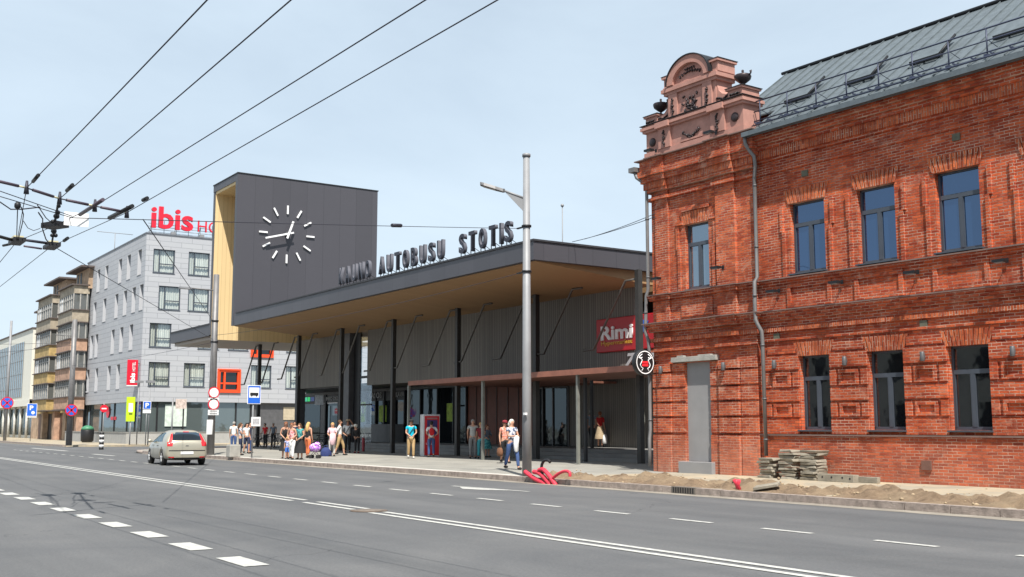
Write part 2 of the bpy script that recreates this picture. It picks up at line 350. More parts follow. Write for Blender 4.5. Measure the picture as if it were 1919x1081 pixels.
def text_mesh(txt, size, depth, bold=0, sx=1.0, align='LEFT', shear=0):
    cu = bpy.data.curves.new('t', 'FONT'); cu.body = txt; cu.size = size; cu.extrude = depth / 2; cu.offset = bold; cu.align_x = align; cu.resolution_u = 3; cu.shear = shear
    ob = bpy.data.objects.new('t', cu); COL.objects.link(ob)
    me = bpy.data.meshes.new_from_object(ob.evaluated_get(bpy.context.evaluated_depsgraph_get()))
    bpy.data.objects.remove(ob); bpy.data.curves.remove(cu)
    for v in me.vertices: v.co.x *= sx
    return me
def text_obj(name, txt, size, depth, mat, parent, loc, rot, bold=0, sx=1.0, align='LEFT', shear=0, hgt=None, wid=None):
    me = text_mesh(txt, size, depth, bold, sx, align, shear); me.materials.clear(); me.materials.append(mat)
    xs = [v.co.x for v in me.vertices]; ys = [v.co.y for v in me.vertices]
    if hgt:
        k = hgt / (max(ys) - min(ys)); y0 = min(ys)
        for v in me.vertices: v.co.y = (v.co.y - y0) * k
    if wid:
        k = wid / (max(xs) - min(xs)); x0 = min(xs)
        for v in me.vertices: v.co.x = (v.co.x - x0) * k
    o = bpy.data.objects.new(name, me); COL.objects.link(o); o.parent = parent; o.location = loc; o.rotation_euler = rot
    return o
def wall_grid(mb, xs, zs, holes, y0, depth, m=0, rm=None, axis='xz', flip=1):
    """a wall face at y0 with rectangular holes; reveals go back by depth. axis 'yz' puts it on a plane of constant x"""
    rm = m if rm is None else rm
    xs = sorted(set(xs + [a for h in holes for a in h[:2]])); zs = sorted(set(zs + [a for h in holes for a in h[2:]]))
    def P(a, d, z): return (a, y0 + d, z) if axis == 'xz' else (y0 + d, a, z)
    def inh(x, z): return any(h[0] < x < h[1] and h[2] < z < h[3] for h in holes)
    for i in range(len(xs) - 1):
        for j in range(len(zs) - 1):
            cx = (xs[i] + xs[i + 1]) / 2; cz = (zs[j] + zs[j + 1]) / 2
            if not inh(cx, cz): mb.quad(P(xs[i], 0, zs[j]), P(xs[i + 1], 0, zs[j]), P(xs[i + 1], 0, zs[j + 1]), P(xs[i], 0, zs[j + 1]), m=m)
    for (a, b, c, d) in holes:
        D = depth
        mb.quad(P(a, 0, c), P(a, D, c), P(a, D, d), P(a, 0, d), m=rm); mb.quad(P(b, 0, c), P(b, 0, d), P(b, D, d), P(b, D, c), m=rm)
        mb.quad(P(a, 0, d), P(a, D, d), P(b, D, d), P(b, 0, d), m=rm); mb.quad(P(a, 0, c), P(b, 0, c), P(b, D, c), P(a, D, c), m=rm)
    return mb

# ================================================================== THE SETTING
struct('ground', MB().quad((-1500, -700, -.03), (700, -700, -.03), (700, 900, -.03), (-1500, 900, -.03)), GROUNDM, fix=False)
struct('road', MB().quad((-900, -4, 0), (250, -4, 0), (250, 18.3, 0), (-900, 18.3, 0)).quad((-96, 18.3, 0), (-69, 18.3, 0), (-73, 24, 0), (-90, 24, 0)).quad((-90, 24, 0), (-73, 24, 0), (-73, 90, 0), (-90, 90, 0)), ASPH, fix=False)
PZ = .14
# pavement on the station side, with the mouth of the side street left open
pv = MB()
def slab(mb, poly, z=PZ, m=0): mb.prism(poly, -.2, z, 'xy', m=m)
slab(pv, [(-67, 18.52), (-26.6, 18.52), (-26.6, 60), (-73, 60), (-73, 24), (-71.5, 20.2), (-70.2, 18.9)])
struct('station_pavement', pv, PAVE)
struct('far_pavement', MB().prism([(-400, 19.2), (-92, 19.2), (-90, 22), (-90, 60), (-400, 60)], -.2, PZ, 'xy'), PAVED)
struct('front_pavement', MB().prism([(-26.6, 18.52), (60, 18.52), (60, 27), (-26.6, 27)], -.2, PZ, 'xy'), PAVED)
struct('near_pavement', MB().prism([(-400, -40), (60, -40), (60, -4), (-400, -4)], -.2, PZ, 'xy'), PAVE)
# kerb stones
kb = MB()
def kerb(x0, x1, y=18.3, w=.2, z=PZ + .012, m=0, L=1.0):
    x = x0
    while x < x1 - .05:
        e = min(x + L, x1); j = random.uniform(-.006, .006); kb.box(x + .008, e - .008, y + j, y + w, -.1, z + random.uniform(-.006, .006), m); x = e
kerb(-66.9, -26.6, y=18.3, w=.21, m=0); kerb(-26.6, 20, m=0, w=.18); kerb(-200, -92.4, y=19.0, m=0)
kb.tube([(-66.9, 18.4, .06), (-69.6, 18.75, .06), (-71.3, 20, .06), (-72.9, 24, .06), (-72.9, 40, .06)], .1, 6, 0)
struct('kerb', kb, KERBM)
struct('new_kerb_strip', MB().box(-60, -27.2, 18.53, 18.9, .05, PZ + .005), KERBW)
# gutter channel: paler dust along the kerb
struct('gutter_dust', MB().quad((-66, 17.95, .004), (20, 17.75, .004), (20, 18.3, .004), (-66, 18.3, .004)), pm('dust', (.24, .215, .18), .95, var=.35, scale=1.5), fix=False)
# markings
mk = MB()
def mark(x0, x1, y0, y1, z=.008, sk=0): mk.quad((x0, y0, z), (x1, y0, z), (x1 + sk, y1, z), (x0 + sk, y1, z))
for x in range(-24, 20):
    a = -13.45 + 1.985 * x
    if a < -13: mark(a, a + 1.0, 4.62, 4.93)
for k in range(-32, 7):
    a = -12.47 + 2.18 * k; y = 13.1 + .0125 * (-12 - a) if a > -60 else 13.7
    mark(a, a + 1.02, y, y + .13)
mark(-250, -22.75, 9.42, 9.55); mark(-250, -22.75, 9.74, 9.87)
mark(-22.1, -19.7, 9.42, 9.55); mark(-22.1, -19.7, 9.74, 9.87)
mark(-18.8, 60, 9.34, 9.47); mark(-18.8, 60, 9.64, 9.77)
mk.quad((-25.9, 15.35, .008), (-22.6, 15.62, .008), (-22.6, 15.74, .008), (-25.9, 15.5, .008)); mk.quad((-24.6, 14.95, .008), (-23.9, 15.1, .008), (-23.3, 15.55, .008), (-25.6, 15.45, .008))
mark(-67, -62, 15.35, 15.6); mark(-88, -76, 15.8, 16.1)
struct('road_markings', mk, PAINT, fix=False)
mh = thing('manhole_cover', 'round rusty manhole cover in the gap of the double centre line', 'manhole cover', (-19.25, 9.6, 0))
q = MB(); q.lathe([(.36, .003), (.36, .012)], seg=24); q.build('ring', pm('rust_iron', (.13, .095, .07), .8, var=.4), mh); q = MB(); q.lathe([(.29, .0125), (.29, .018)], seg=24); q.build('lid', pm('iron_lid', (.16, .13, .105), .7, var=.4, scale=12), mh)
# dug-up strip beside the kerb
sm = MB(); nx, ny = 300, 26
def hsoil(x, y):
    t = (y - 18.47) / 2.6; e = min(1, max(0, min(t * 5, (1 - t) * 4)))
    r = .07 + .06 * math.sin(x * 1.7 + y * 2) + .045 * math.sin(x * 4.1 - y * 3.3) + .035 * math.sin(x * 9.3 + y * 7.7) + random.uniform(-.05, .06)
    return PZ + .004 + max(-.02, e * r * (1 if x < -8 else .9)) - (0.03 if e <= 0 else 0)
vs = []
for i in range(nx + 1):
    for j in range(ny + 1):
        x = -26.0 + i * .125; wob = .25 * math.sin(x * .8) + .12 * math.sin(x * 2.7); y = 18.47 + (2.35 + wob * .8) * j / ny; y0 = 18.47 + 2.6 * j / ny
        tp = min(1, (x + 26) / 2.0); y = 18.47 + (y - 18.47) * (.35 + .65 * tp); vs.append((x, y, hsoil(x, y0)))
sm.add(vs, [(i * (ny + 1) + j, (i + 1) * (ny + 1) + j, (i + 1) * (ny + 1) + j + 1, i * (ny + 1) + j + 1) for i in range(nx) for j in range(ny)], 0, True)
struct('dug_soil_strip', sm, SOIL, fix=False)
# loose clods and gravel on it
cl = MB()
for i in range(520):
    x = random.uniform(-26, 4); y = random.uniform(18.55, 21.4) if random.random() < .8 else random.uniform(21, 24); r = random.choice((.012, .02, .03, .045)) * random.uniform(.8, 1.4)
    if y > 21.2: r *= .5
    z = (hsoil(x, y) if y < 20.9 else PZ) + r * .3; s0 = len(cl.v)
    cl.ball((x, y, z), r * random.uniform(.8, 1.5), r * random.uniform(.7, 1.3), r * .7, seg=5, rings=3)
tag(cl.build('soil_clods', pm('clod', (.34, .26, .17), 1, var=.4, scale=2), fix=False), kind='stuff')

# ================================================================== BUS STATION
YF = 24.0; XR = -34.25; XCL = -67.9; XL = -72.3; XEND = -81.45; YW = 30.1; YG = 33.8; YB = 42.0
st = thing('bus_station', 'modern bus station with long dark canopy, timber soffit and a clock tower block', 'station', (-50, 28, 0))
st.location = (0, 0, 0)
def zs(y): return 8.05 - .0857 * (min(y, YW) - YF)
# canopy fascia and roof deck
m_ = MB()
m_.box(XCL + .02, XR, YF, YF + .25, 8.05, 8.78)
m_.box(XR - .25, XR, YF + .25, YB, 8.05, 8.78); m_.build('canopy_fascia', DPANEL, st)
m_ = MB(); m_.box(XCL + .42, -40.0, YF - .05, YB, 8.785, 8.86); m_.box(-40.0, XR + .05, YF - .05, 30.55, 8.785, 8.86); m_.box(-40.0, XR + .05, 31.75, YB, 8.785, 8.86); m_.box(XCL + .42, -40.3, YF + .5, YB, 8.862, 8.98); m_.build('roof_deck', pm('roof_membrane', (.03, .03, .035), .6), st)  # slot near the right end added so a sunlit strip reaches the platform
m_ = MB(); m_.prism([(YF + .25, 8.35), (YF + .25, zs(YF + .25)), (YW, zs(YW)), (YB, zs(YW)), (YB, 8.35)], XCL - .4, -40.0, 'yz'); m_.prism([(YF + .25, 8.35), (YF + .25, zs(YF + .25)), (YW, zs(YW)), (30.55, zs(YW)), (30.55, 8.35)], -40.0, XR - .25, 'yz'); m_.box(-40.0, XR - .25, 31.75, YB, zs(YW), 8.35); m_.build('canopy_soffit', SOFFIT, st)  # the added sun slot goes through the soffit too
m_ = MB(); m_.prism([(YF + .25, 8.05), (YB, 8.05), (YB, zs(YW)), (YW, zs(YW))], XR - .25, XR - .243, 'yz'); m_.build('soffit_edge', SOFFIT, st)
# low left wing of the canopy
m_ = MB(); m_.box(XEND, XL - .42, YF, YF + .25, 7.72, 8.45); m_.box(XEND, XEND + .25, YF + .25, 36, 7.72, 8.45); m_.build('canopy_fascia', DPANEL, st)
m_ = MB(); m_.box(XEND, XL - .42, YF - .04, 36, 8.455, 8.56); m_.build('roof_deck', MT['roof_membrane'], st)
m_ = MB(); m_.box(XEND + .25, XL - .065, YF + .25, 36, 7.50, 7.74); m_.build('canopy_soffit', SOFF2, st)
# clock tower: open frame, right wall carries the clock
m_ = MB(); m_.box(XCL - .4, XCL, YF - .02, 34.15, 8.05, 17.6); m_.box(XL - .42, XL - .06, YF, 34.15, 7.76, 17.6); m_.box(XL - .42, XCL - .41, 33.7, 34.14, 8.8, 17.6); m_.box(XL - .42, XCL, YF - .02, 34.15, 17.6, 18.06); m_.build('tower_shell', DPANEL, st)
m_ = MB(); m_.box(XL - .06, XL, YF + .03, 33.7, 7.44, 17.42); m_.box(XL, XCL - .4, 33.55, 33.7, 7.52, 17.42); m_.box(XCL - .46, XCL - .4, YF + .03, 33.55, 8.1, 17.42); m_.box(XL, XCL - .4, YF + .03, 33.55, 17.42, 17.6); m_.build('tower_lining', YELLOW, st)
m_ = MB(); m_.box(XL - .46, XCL + .04, YF - .06, 34.2, 18.064, 18.13); m_.build('tower_coping', BLACK, st)
del_c = Vector((XCL, 27.45, 14.32))
cf = MB()
cf.lathe([(.16, 0), (.16, .34)], seg=14); cf.xf(Matrix.Translation(del_c) @ Matrix.Rotation(R(90), 4, 'Y'))
clk = cf.build('clock', DKGREY, st)
for k in range(12):
    a = R(30 * k); q = MB(); q.box(0, .07, -.055, .055, -.29, .29)
    q.xf(Matrix.Translation(del_c + Vector((.04, 1.66 * math.sin(a), 1.66 * math.cos(a)))) @ Matrix.Rotation(-a, 4, 'X')); q.build('hour_mark', WHITE, clk)
def hand(n, y0, z0, y1, z1, w, x):
    p = Vector((y0, z0)); q_ = Vector((y1, z1)); d = (q_ - p).normalized(); nn = Vector((-d.y, d.x)) * w
    m = MB(); m.prism([(del_c.y + a.x, del_c.z + a.y) for a in (p + nn, p - nn, q_ - nn, q_ + nn)], del_c.x + x, del_c.x + x + .05, 'yz'); m.build(n, WHITE, clk)
hand('minute_hand', -1.62, -.44, .34, .10, .055, .36); hand('hour_hand', -.14, -.34, .27, .84, .065, .42)
COLM = pm('column_metal', (.042, .040, .038), .5, .2)
# columns and bent struts
COLX = [-33.49 - .95, -40.84, -47.81, -54.86, -61.72, -68.4, -75.6]
for i, x in enumerate(COLX):
    if i == 0: x = -33.6 + .0
    y = 28.75; q = MB(); q.box(x - .11, x + .11, y - .11, y + .11, PZ, (zs(y) if x > -72 else 7.5) + (0.02 if x < XR else .3)); q.build('column', COLM, st)
STRUTM = pm('strut_metal', (.12, .11, .10), .45, .3)
def strut(x, top, y=28.75):
    q = MB(); q.tube([(0, 0, top), (-.72, 0, top), (-2.9, 0, top - 2.72), (-3.6, 0, top - 2.72)], .052, 6); o = q.build('strut', STRUTM, st); o.location = (x, y, 0); return o
for i, x in enumerate(COLX):
    if i == 0: x = -33.6
    strut(x - .1, 7.58 if x > -72 else 7.42); 
    if i < 6: strut(x - 3.75, 7.60 if x > -68 else 7.42)
# upper ribbed wall
xa, xb = ony(562, 640, YW).x, ony(645, 640, YW).x; xc, xd = ony(656, 640, YW).x, ony(689, 640, YW).x
WT = zs(YW) + .03
m_ = MB(); m_.box(xa, xb, YW, YW + .35, 4.2, WT); m_.build('wall', RIB, st)
m_ = MB(); m_.box(xd, -42.0, YW, YG + .2, 4.12, WT); m_.box(-42.0, -35.5, YW, YW + .35, 4.12, WT); m_.build('wall', RIB, st)
m_ = MB(); m_.box(xa - .5, xa, YW - .05, YW + .5, PZ, WT); m_.build('wall_pier', DKGREY, st)
m_ = MB(); m_.box(xb, xb + .9, YW - .05, YW + .4, PZ, WT); m_.build('wall_pier', DKGREY, st)
# see-through glazed corner
m_ = MB(); m_.box(xc, xc + .9, YW + .3, YW + .42, PZ, WT); m_.box(xc + .9, xd, YW + .30, YW + .38, 4.6, 4.75); m_.box(xc + .9, xd, YW + .30, YW + .38, 2.9, 3.0); m_.build('window_frame', BLACK, st)
m_ = MB(); m_.box(xc + .9, xd, YW + .33, YW + .35, PZ, WT); m_.build('glass_corner', GL_CLEAR, st)
# building mass behind
m_ = MB(); m_.box(xd, -36.2, YG + .9, YB - .2, PZ, 4.6); m_.box(xd + 1, -36.2, YG + .25, YB - .2, 4.6, WT); m_.build('hall', pm('hall_dark', (.03, .03, .032), .8), st)
m_ = MB(); m_.prism([(xa, YW + .36), (xd + .5, YW + .36), (xd + .5, YG + .6), (ony(560, 760, YG).x, YG + .6)], 4.13, 4.3, 'xy'); m_.box(xa - .5, xc, YG + .3, YG + 6, PZ, 4.12); m_.build('lobby_ceiling', DKGREY, st)
# storefront: everything is hung between the slab edge and the ground
PLZ = .6
def gx(u): return ony(u, 760, YG).x
def front(u0, u1, z0, z1, mat, name, y=YG, d=.1, parent=None):
    q = MB(); q.box(gx(u0), gx(u1), y, y + d, z0, z1); return q.build(name, mat, parent or st)
front(560, 1010, 3.95, 4.12, DKGREY, 'lintel', y=YG - .06, d=.3)
front(560, 600, PZ, 3.3, GL_DARK, 'entrance_glass'); front(560, 636, 3.32, 3.94, BLACK, 'sign_band', y=YG - .05)
front(601, 609, PZ, 3.3, DKGREY, 'wall_pier'); front(610, 655, PZ, 3.3, GL_DARK, 'entrance_glass')
for u0, u1, z0, z1 in ((616, 619, 1.2, 3.1), (624, 634, 2.4, 3.1), (658, 661, 1.2, 3.2), (665, 680, 2.5, 3.2)): front(u0, u1, z0, z1, GL_SHOP, 'door_light', y=YG - .03, d=.02)
front(655, 760, 3.32, 3.94, BLACK, 'sign_band', y=YG - .05); front(655, 690, PLZ - .4, 3.3, GL_DARK, 'entrance_glass')
front(690, 876, PLZ, 3.32, GL_DARK, 'shop_window')
for u in (612, 636, 655, 672, 690, 706, 722, 742, 760, 790, 822, 852, 876): front(u - .8, u + .8, PLZ if u > 690 else PZ, 3.94, DARKM, 'mullion', y=YG - .12, d=.13)
front(760, 876, 3.32, 3.95, GL_DARK, 'shop_window')
for a, b in ((711, 725), (838, 849)): front(a, b, 1.9, 3.0, pm('lime_poster', (.26, .36, .03), .6, var=.5, scale=4) if 'lime_poster' not in MT else MT['lime_poster'], 'poster', y=YG - .03, d=.02)
front(708, 760, PLZ, 1.75, pm('counter_grey', (.19, .19, .19), .7, var=.1), 'stall_riser', y=YG - 1.0, d=.95)
front(876, 1011, PLZ, 3.95, BROWNP, 'brown_panels')
for u in (893, 912, 931, 952, 972, 992): front(u - .7, u + .7, PLZ, 3.95, pm('brown_joint', (.05, .018, .012), .6) if 'brown_joint' not in MT else MT['brown_joint'], 'panel_joint', y=YG - .03, d=.035)
front(1011, 1066, PLZ, 3.6, GL_DARK, 'door'); front(1011, 1066, 3.6, 3.95, DKGREY, 'door_head', y=YG - .03)
for u in (1020, 1037, 1066): front(u - .9, u + .9, PLZ, 3.6, DKGREY, 'door_post', y=YG - .06, d=.08)
m_ = MB(); m_.box(gx(1066.9), -33.6, YG, YG + .4, PLZ, 4.12); m_.box(-34.0, -33.6, YG + .4, YB, PLZ, 4.12); m_.build('wall', RIB, st)
# small lit boards and lettering over the doors
lit = [(563, 566, .02, .09, .3), (567, 572, .35, .6, .9), (573, 577, .05, .45, .25), (578, 582, .02, .5, .12), (583, 590, .03, .05, .14)]
for i, (a, b, r_, g_, b_) in enumerate(lit): front(a, b, 3.5, 3.82, emit('display_%d' % i, (r_, g_, b_), .55), 'display', y=YG - .075, d=.02)
front(592, 608, 3.2, 3.95, pm('poster_grey', (.35, .36, .37), .6, var=.5, scale=9), 'notice_panel', y=YG - .09, d=.03)
rx = R(90)
for txt, u, z, h, w in (('INFO DESK', 613, 3.5, .26, 2.4), ('KASOS', 693, 3.5, .40, 1.9), ('KAVA', 743, 3.5, .36, 1.2)):
    text_obj('lettering', txt, 1, .03, pm('dim_white', (.42, .42, .42), .6) if 'dim_white' not in MT else MT['dim_white'], st, (gx(u), YG - .08, z), (rx, 0, 0), bold=.02, hgt=h, wid=w)
# steps and platform
m_ = MB()
for k in range(3): m_.box(-66, -33.2, 29.3 + k * .45, 29.3 + (k + 1) * .45 + (14 if k == 2 else 0), PZ - .05, PZ + .153 * (k + 1))
m_.build('platform_steps', paving('step_stone', (.20, .20, .20), (.235, .235, .23), 1.2, .6, dirtamt=.1), st)
# low corten porch
lc = thing('entrance_porch', 'thin rusty-red flat porch roof on slim grey posts under the big canopy', 'porch')
m_ = MB(); m_.box(-47.9, -41.0, 26.0, YG - .2, 3.66, 3.76); m_.box(-41.0, -29.0, 26.0, 30.3, 3.66, 3.76); m_.build('roof', GRILLRED, lc)  # right part stops short, shaped to let sun onto the platform floor
m_ = MB(); m_.box(-47.9, -29.0, 25.93, 26.0, 3.62, 3.84); m_.build('edge_beam', pm('edge_red', (.26, .10, .065), .6), lc)
for u, y in ((766, 26.1), (905, 26.1), (1083, 26.1)):
    x = ony(u, 760, y).x; q = MB(); q.box(x - .055, x + .055, y - .055, y + .055, PZ, 3.64); q.build('post', OLIVE, lc)
for (u, y) in ((1097, 28.3), (1109, 31.3), (1001, 29.0), (1205, 33.2), (1018, 33.0)):
    x = ony(u, 760, y).x; q = MB(); q.box(x - .06, x + .06, y - .06, y + .06, PZ if y < 29.2 else PLZ, 3.67 if y < 30 else 4.12); q.build('post', BLACK if u != 1205 else OLIVE, lc)
# roof lettering  KAUNO AUTOBUSU STOTIS
rs = thing('roof_sign', 'dark free-standing letters KAUNO AUTOBUSŲ STOTIS along the canopy edge', 'sign')
LTR = pm('letter_navy', (.026, .026, .040), .4, .2); LED = pm('letter_side', (.13, .13, .15), .45, .3)
words = [('KAUNO', 637, 700), ('AUTOBUSŲ', 711, 838), ('STOTIS', 861, 967)]
YL = 24.55
for w, u0, u1 in words:
    z0, x0, x1 = 9.14, ony(u0, 500, YL).x, ony(u1, 440, YL).x; n = len(w); tot = sum(.45 if c == 'I' else 1 for c in w); step = (x1 - x0) / (tot); x = x0
    for c in w:
        cw = step * (.45 if c == 'I' else 1)
        me_w = cw * (.60 if c != 'I' else .36)
        o = text_obj('letter', 'U' if c == 'Ų' else c, 1, .16, LTR, rs, (x + .05, YL, z0), (rx, 0, 0), bold=.022, hgt=.88, wid=me_w)
        o.data.materials.append(LED)
        for pg in o.data.polygons:
            if abs(pg.normal.z) < .5: pg.material_index = 1
        q = MB()
        if c == 'Ų': q.tube([(x + .32, YL, z0), (x + .26, YL, z0 - .09), (x + .36, YL, z0 - .13)], .03, 5)
        q.box(x + .1, x + .13, YL, YL + .03, 8.86, z0 + .1); q.box(x + me_w - .06, x + me_w - .03, YL, YL + .03, 8.86, z0 + .1)
        q.tube([(x + .3, YL, z0 + .2), (x + .3, YL + .7, 8.95)], .014, 5); q.build('bracket', DARKM, rs)
        x += cw
m_ = MB(); m_.box(-53.5, -36.0, YL + .02, YL + .06, 9.0, 9.05); m_.box(-53.5, -36.0, YL + .68, YL + .72, 8.98, 9.03); m_.build('rail', DARKM, rs)
m_ = MB(); m_.tube([(-44.5, 33, 8.9), (-44.5, 33, 12.9)], .025, 6); m_.ball((-44.5, 33, 12.95), .09); tag(m_.build('lightning_rod', GALV), 'thin lightning rod with a small ball on the station roof behind the letters', 'lightning rod')
# supermarket sign
P0 = ony(1119, 662, YW - .12); P1 = ony(1228, 588, YW - .12)
rs2 = thing('supermarket_sign', 'red supermarket sign reading Rimi with blue and white swoosh on the ribbed wall', 'sign')
x0, x1 = P0.x, P1.x + .9; z0_, z1_ = 4.83, 6.30
m_ = MB(); m_.box(x0, x1, YW - .16, YW - .01, z0_, z1_); m_.build('panel', pm('shade_red', (.40, .008, .014), .45, var=.05), rs2, bevel=.03)
DW = pm('sign_white', (.75, .75, .75), .5)
text_obj('lettering', 'Rimi', 1, .05, DW, rs2, (x0 + .38, YW - .19, z0_ + .52), (rx, 0, 0), bold=.03, hgt=.62, wid=2.15)
text_obj('lettering', 'Hypermarket', 1, .02, pm('sign_gold', (.62, .36, .04), .5), rs2, (x0 + .38, YW - .18, z0_ + .24), (rx, 0, 0), bold=.01, hgt=.24, wid=2.1)
m_ = MB(); m_.prism([(x0 + 2.75, z0_ + 1.2), (x0 + 3.0, z0_ + 1.25), (x0 + 3.02, z0_ + .9), (x0 + 2.72, z0_ + .3), (x0 + 2.82, z0_ + .75)], YW - .19, YW - .16, 'xz'); m_.build('swoosh', DW, rs2)
m_ = MB(); m_.prism([(x0 + 3.05, z0_ + 1.25), (x0 + 3.55, z0_ + 1.15), (x0 + 3.3, z0_ + .8), (x0 + 2.78, z0_ + .3), (x0 + 3.04, z0_ + .8)], YW - .19, YW - .16, 'xz'); m_.build('swoosh', BLUE, rs2)
hs = thing('opening_hours_sign', 'grey slanted opening-hours numerals under the red supermarket sign', 'sign')
text_obj('numerals', '7-22', 1, .08, pm('numeral_grey', (.42, .43, .45), .5), hs, (ony(1174, 690, YW - .1).x, YW - .12, 4.15), (rx, 0, 0), bold=.04, hgt=.56, wid=1.9, shear=.3)

# ================================================================== RED BRICK BUILDING (local x = along the street, y = into the building)
TH = R(1.4); BO = Vector((-27.7, 24.45, 0))
bb = thing('brick_building', 'two-storey old red brick building with pink ornate pediment and grey metal roof', 'building', BO, TH)
TS = MB(); WE = 18.0
LW = [(6.12, 7.11), (8.49, 9.51), (10.90, 11.94), (13.31, 14.34)]; UW = [(5.99, 7.11), (8.38, 9.46), (10.82, 11.93), (13.26, 14.36)]
LW = [(a - .06, b + .02) for a, b in LW]; UW = [(a - .11, b + .02) for a, b in UW]; LZ = (1.52, 3.64); UZ = (6.07, 8.17)
w = MB(); wall_grid(w, [4.5, WE], [0, 10.45], [(a, b, *LZ) for a, b in LW] + [(a, b, *UZ) for a, b in UW], 0, .22)
w.box(WE - .02, WE, .0, 8.6, 0, 10.45); w.box(4.5, WE, 8.4, 8.6, 0, 10.45)
w.build('wall', BRICK, bb)
# interior so that the windows look into a room
w = MB(); w.box(.4, WE - .4, 1.6, 1.7, .3, 10.2); w.box(.4, WE - .4, .25, 1.6, 4.3, 4.6); w.build('inner_wall', pm('inner_wall', (.22, .20, .18), .9), bb)
def trim(name, x0, x1, y, z0, z1, mat=BRICK, yb=0.0): q = MB(); q.box(x0, x1, y, yb - .001, z0, z1); return q
# plinth, string courses, cornice of the long wall
q = MB(); q.box(4.56, WE, -.07, -.001, 0, 1.34); q.build('plinth', BRICK, bb)
q = MB(); q.box(4.56, WE, -.12, -.002, 1.342, 1.385)
q.build('ledge', COPING, bb)
for z0, z1, y, mt_ in ((4.74, 4.84, -.06, BRICK), (4.84, 4.93, -.12, BRICK), (4.93, 5.005, -.18, BRICK), (4.41, 4.52, -.075, BRICKV), (4.13, 4.20, -.05, BRICK), (5.80, 5.88, -.05, BRICK), (5.88, 5.955, -.10, BRICK)):
    q = MB(); q.box(4.6, WE, y, -.001, z0, z1); q.build('string_course', mt_, bb)
q = MB(); q.box(4.6, WE, -.21, 0, 5.006, 5.045); q.build('ledge', COPING, bb)
q = MB(); q.box(4.6, WE, -.14, 0, 5.957, 5.995); q.build('ledge', COPING, bb)
for z0, z1, y, mt_ in ((9.22, 9.32, -.05, BRICK), (9.62, 9.72, -.07, BRICK), (9.72, 9.98, -.12, BRICKV), (9.98, 10.12, -.19, BRICK), (10.12, 10.28, -.27, BRICK), (10.28, 10.42, -.36, BRICK)):
    q = MB(); q.box(4.6, WE, y, -.001, z0, z1); q.build('cornice', mt_, bb)
def rings(q, x0, x1, z0, z1, t, y):
    q.box(x0, x1, y, -.001, z0, z0 + t); q.box(x0, x1, y, -.001, z1 - t, z1); q.box(x0, x0 + t, y, -.001, z0 + t, z1 - t); q.box(x1 - t, x1, y, -.001, z0 + t, z1 - t)
# window bays: lintels, surrounds, under-window panels
def arch(cx, w_, z0, z1, y):
    q = MB(); n = 11; t = (z1 - z0)
    for i in range(n):
        u0 = -1 + 2 * i / n + .02; u1 = -1 + 2 * (i + 1) / n - .02
        b0, b1 = cx + u0 * w_ / 2, cx + u1 * w_ / 2; k = .16
        yy = y - random.uniform(0, .012)
        q.prism([(b0, z0), (b1, z0), (b1 + u1 * k, z1), (b0 + u0 * k, z1)], yy, y + .03)
    return q
for (a, b) in UW:
    cx = (a + b) / 2; arch(cx, b - a + .12, 8.175, 8.60, -.03).build('lintel', BRICKV, bb)
    for s_ in (-1, 1):
        q = MB(); e = cx + s_ * ((b - a) / 2); x0, x1 = sorted((e + s_ * .17, e + s_ * .28)); q.box(x0, x1, -.06, -.001, 6.0, 7.36)
        x0, x1 = sorted((e + s_ * .24, e + s_ * .35)); q.box(x0, x1, -.06, -.001, 7.362, 8.12)
        q.build('window_surround', BRICK, bb)
    q = MB(); fw, fh_ = (b - a) + .1, .52
    rings(q, cx - fw / 2 - .12, cx + fw / 2 + .12, 5.08, 5.79, .13, -.05); q.build('window_apron', BRICK, bb)
for (a, b) in LW:
    arch((a + b) / 2, b - a + .1, 3.642, 4.05, -.03).build('lintel', BRICKV, bb)
edges = [4.75] + [v for ab in LW for v in ab] + [WE]
for i in range(0, len(edges) - 1, 2):
    x0, x1 = edges[i] + .03, edges[i + 1] - .03; q = MB(); Y = -.06
    for z0, z1 in ((3.27, 3.68), (2.34, 2.68), (1.40, 1.81)): q.box(x0, x1, Y, -.001, z0, z1)
    for z0, z1 in ((2.76, 3.19), (1.89, 2.27)):
        q.box(x0, x0 + .2, Y, -.001, z0, z1); q.box(x1 - .2, x1, Y, -.001, z0, z1); c = (x0 + x1) / 2
        hw = min(.42, (x1 - x0) / 2 - .3); rings(q, c - hw, c + hw, z0 + .0, z1 - .0, .095, Y)
        q.box(x0 + .2, x1 - .2, -.02, -.001, z1 - .03, z1)
    q.box(x0 + .1, x1 - .1, -.045, -.001, 3.74, 3.98)
    q.build('rusticated_pier', BRICK, bb)
def window(x0, x1, z0, z1, y, gm, transom=.30, parent=bb, sill=True, blinds=False):
    f = MB(); t = .055; d = .07
    f.box(x0, x1, y, y + d, z0, z0 + t + .03); f.box(x0, x1, y, y + d, z1 - t, z1); f.box(x0, x0 + t, y, y + d, z0, z1); f.box(x1 - t, x1, y, y + d, z0, z1)
    f2 = MB(); zt = z1 - (z1 - z0) * transom; cx = (x0 + x1) / 2
    f2.box(x0 + t, x1 - t, y - .012, y + d, zt - .075, zt + .04); f2.box(cx - .045, cx + .045, y - .012, y + d, z0 + t + .03, zt - .075)
    for a, b in ((x0 + t, cx - .045), (cx + .045, x1 - t)):
        for s_, e in ((a, 1), (b, -1)): f2.box(s_, s_ + e * .025, y - .006, y + d, z0 + t + .03, zt - .075)
    o = f.build('window', ANTH, parent); f2.build('frame', ANTH, o)
    p = MB(); p.box(x0 + t, x1 - t, y + .035, y + .045, z0 + t, z1 - t); p.build('pane', gm, o)
    if sill: s = MB(); s.box(x0 - .05, x1 + .05, -.13, y, z0 - .045, z0 - .005); s.build('sill', ANTH, o)
    return o
for a, b in UW: window(a, b, *UZ, .15, GL_UP)
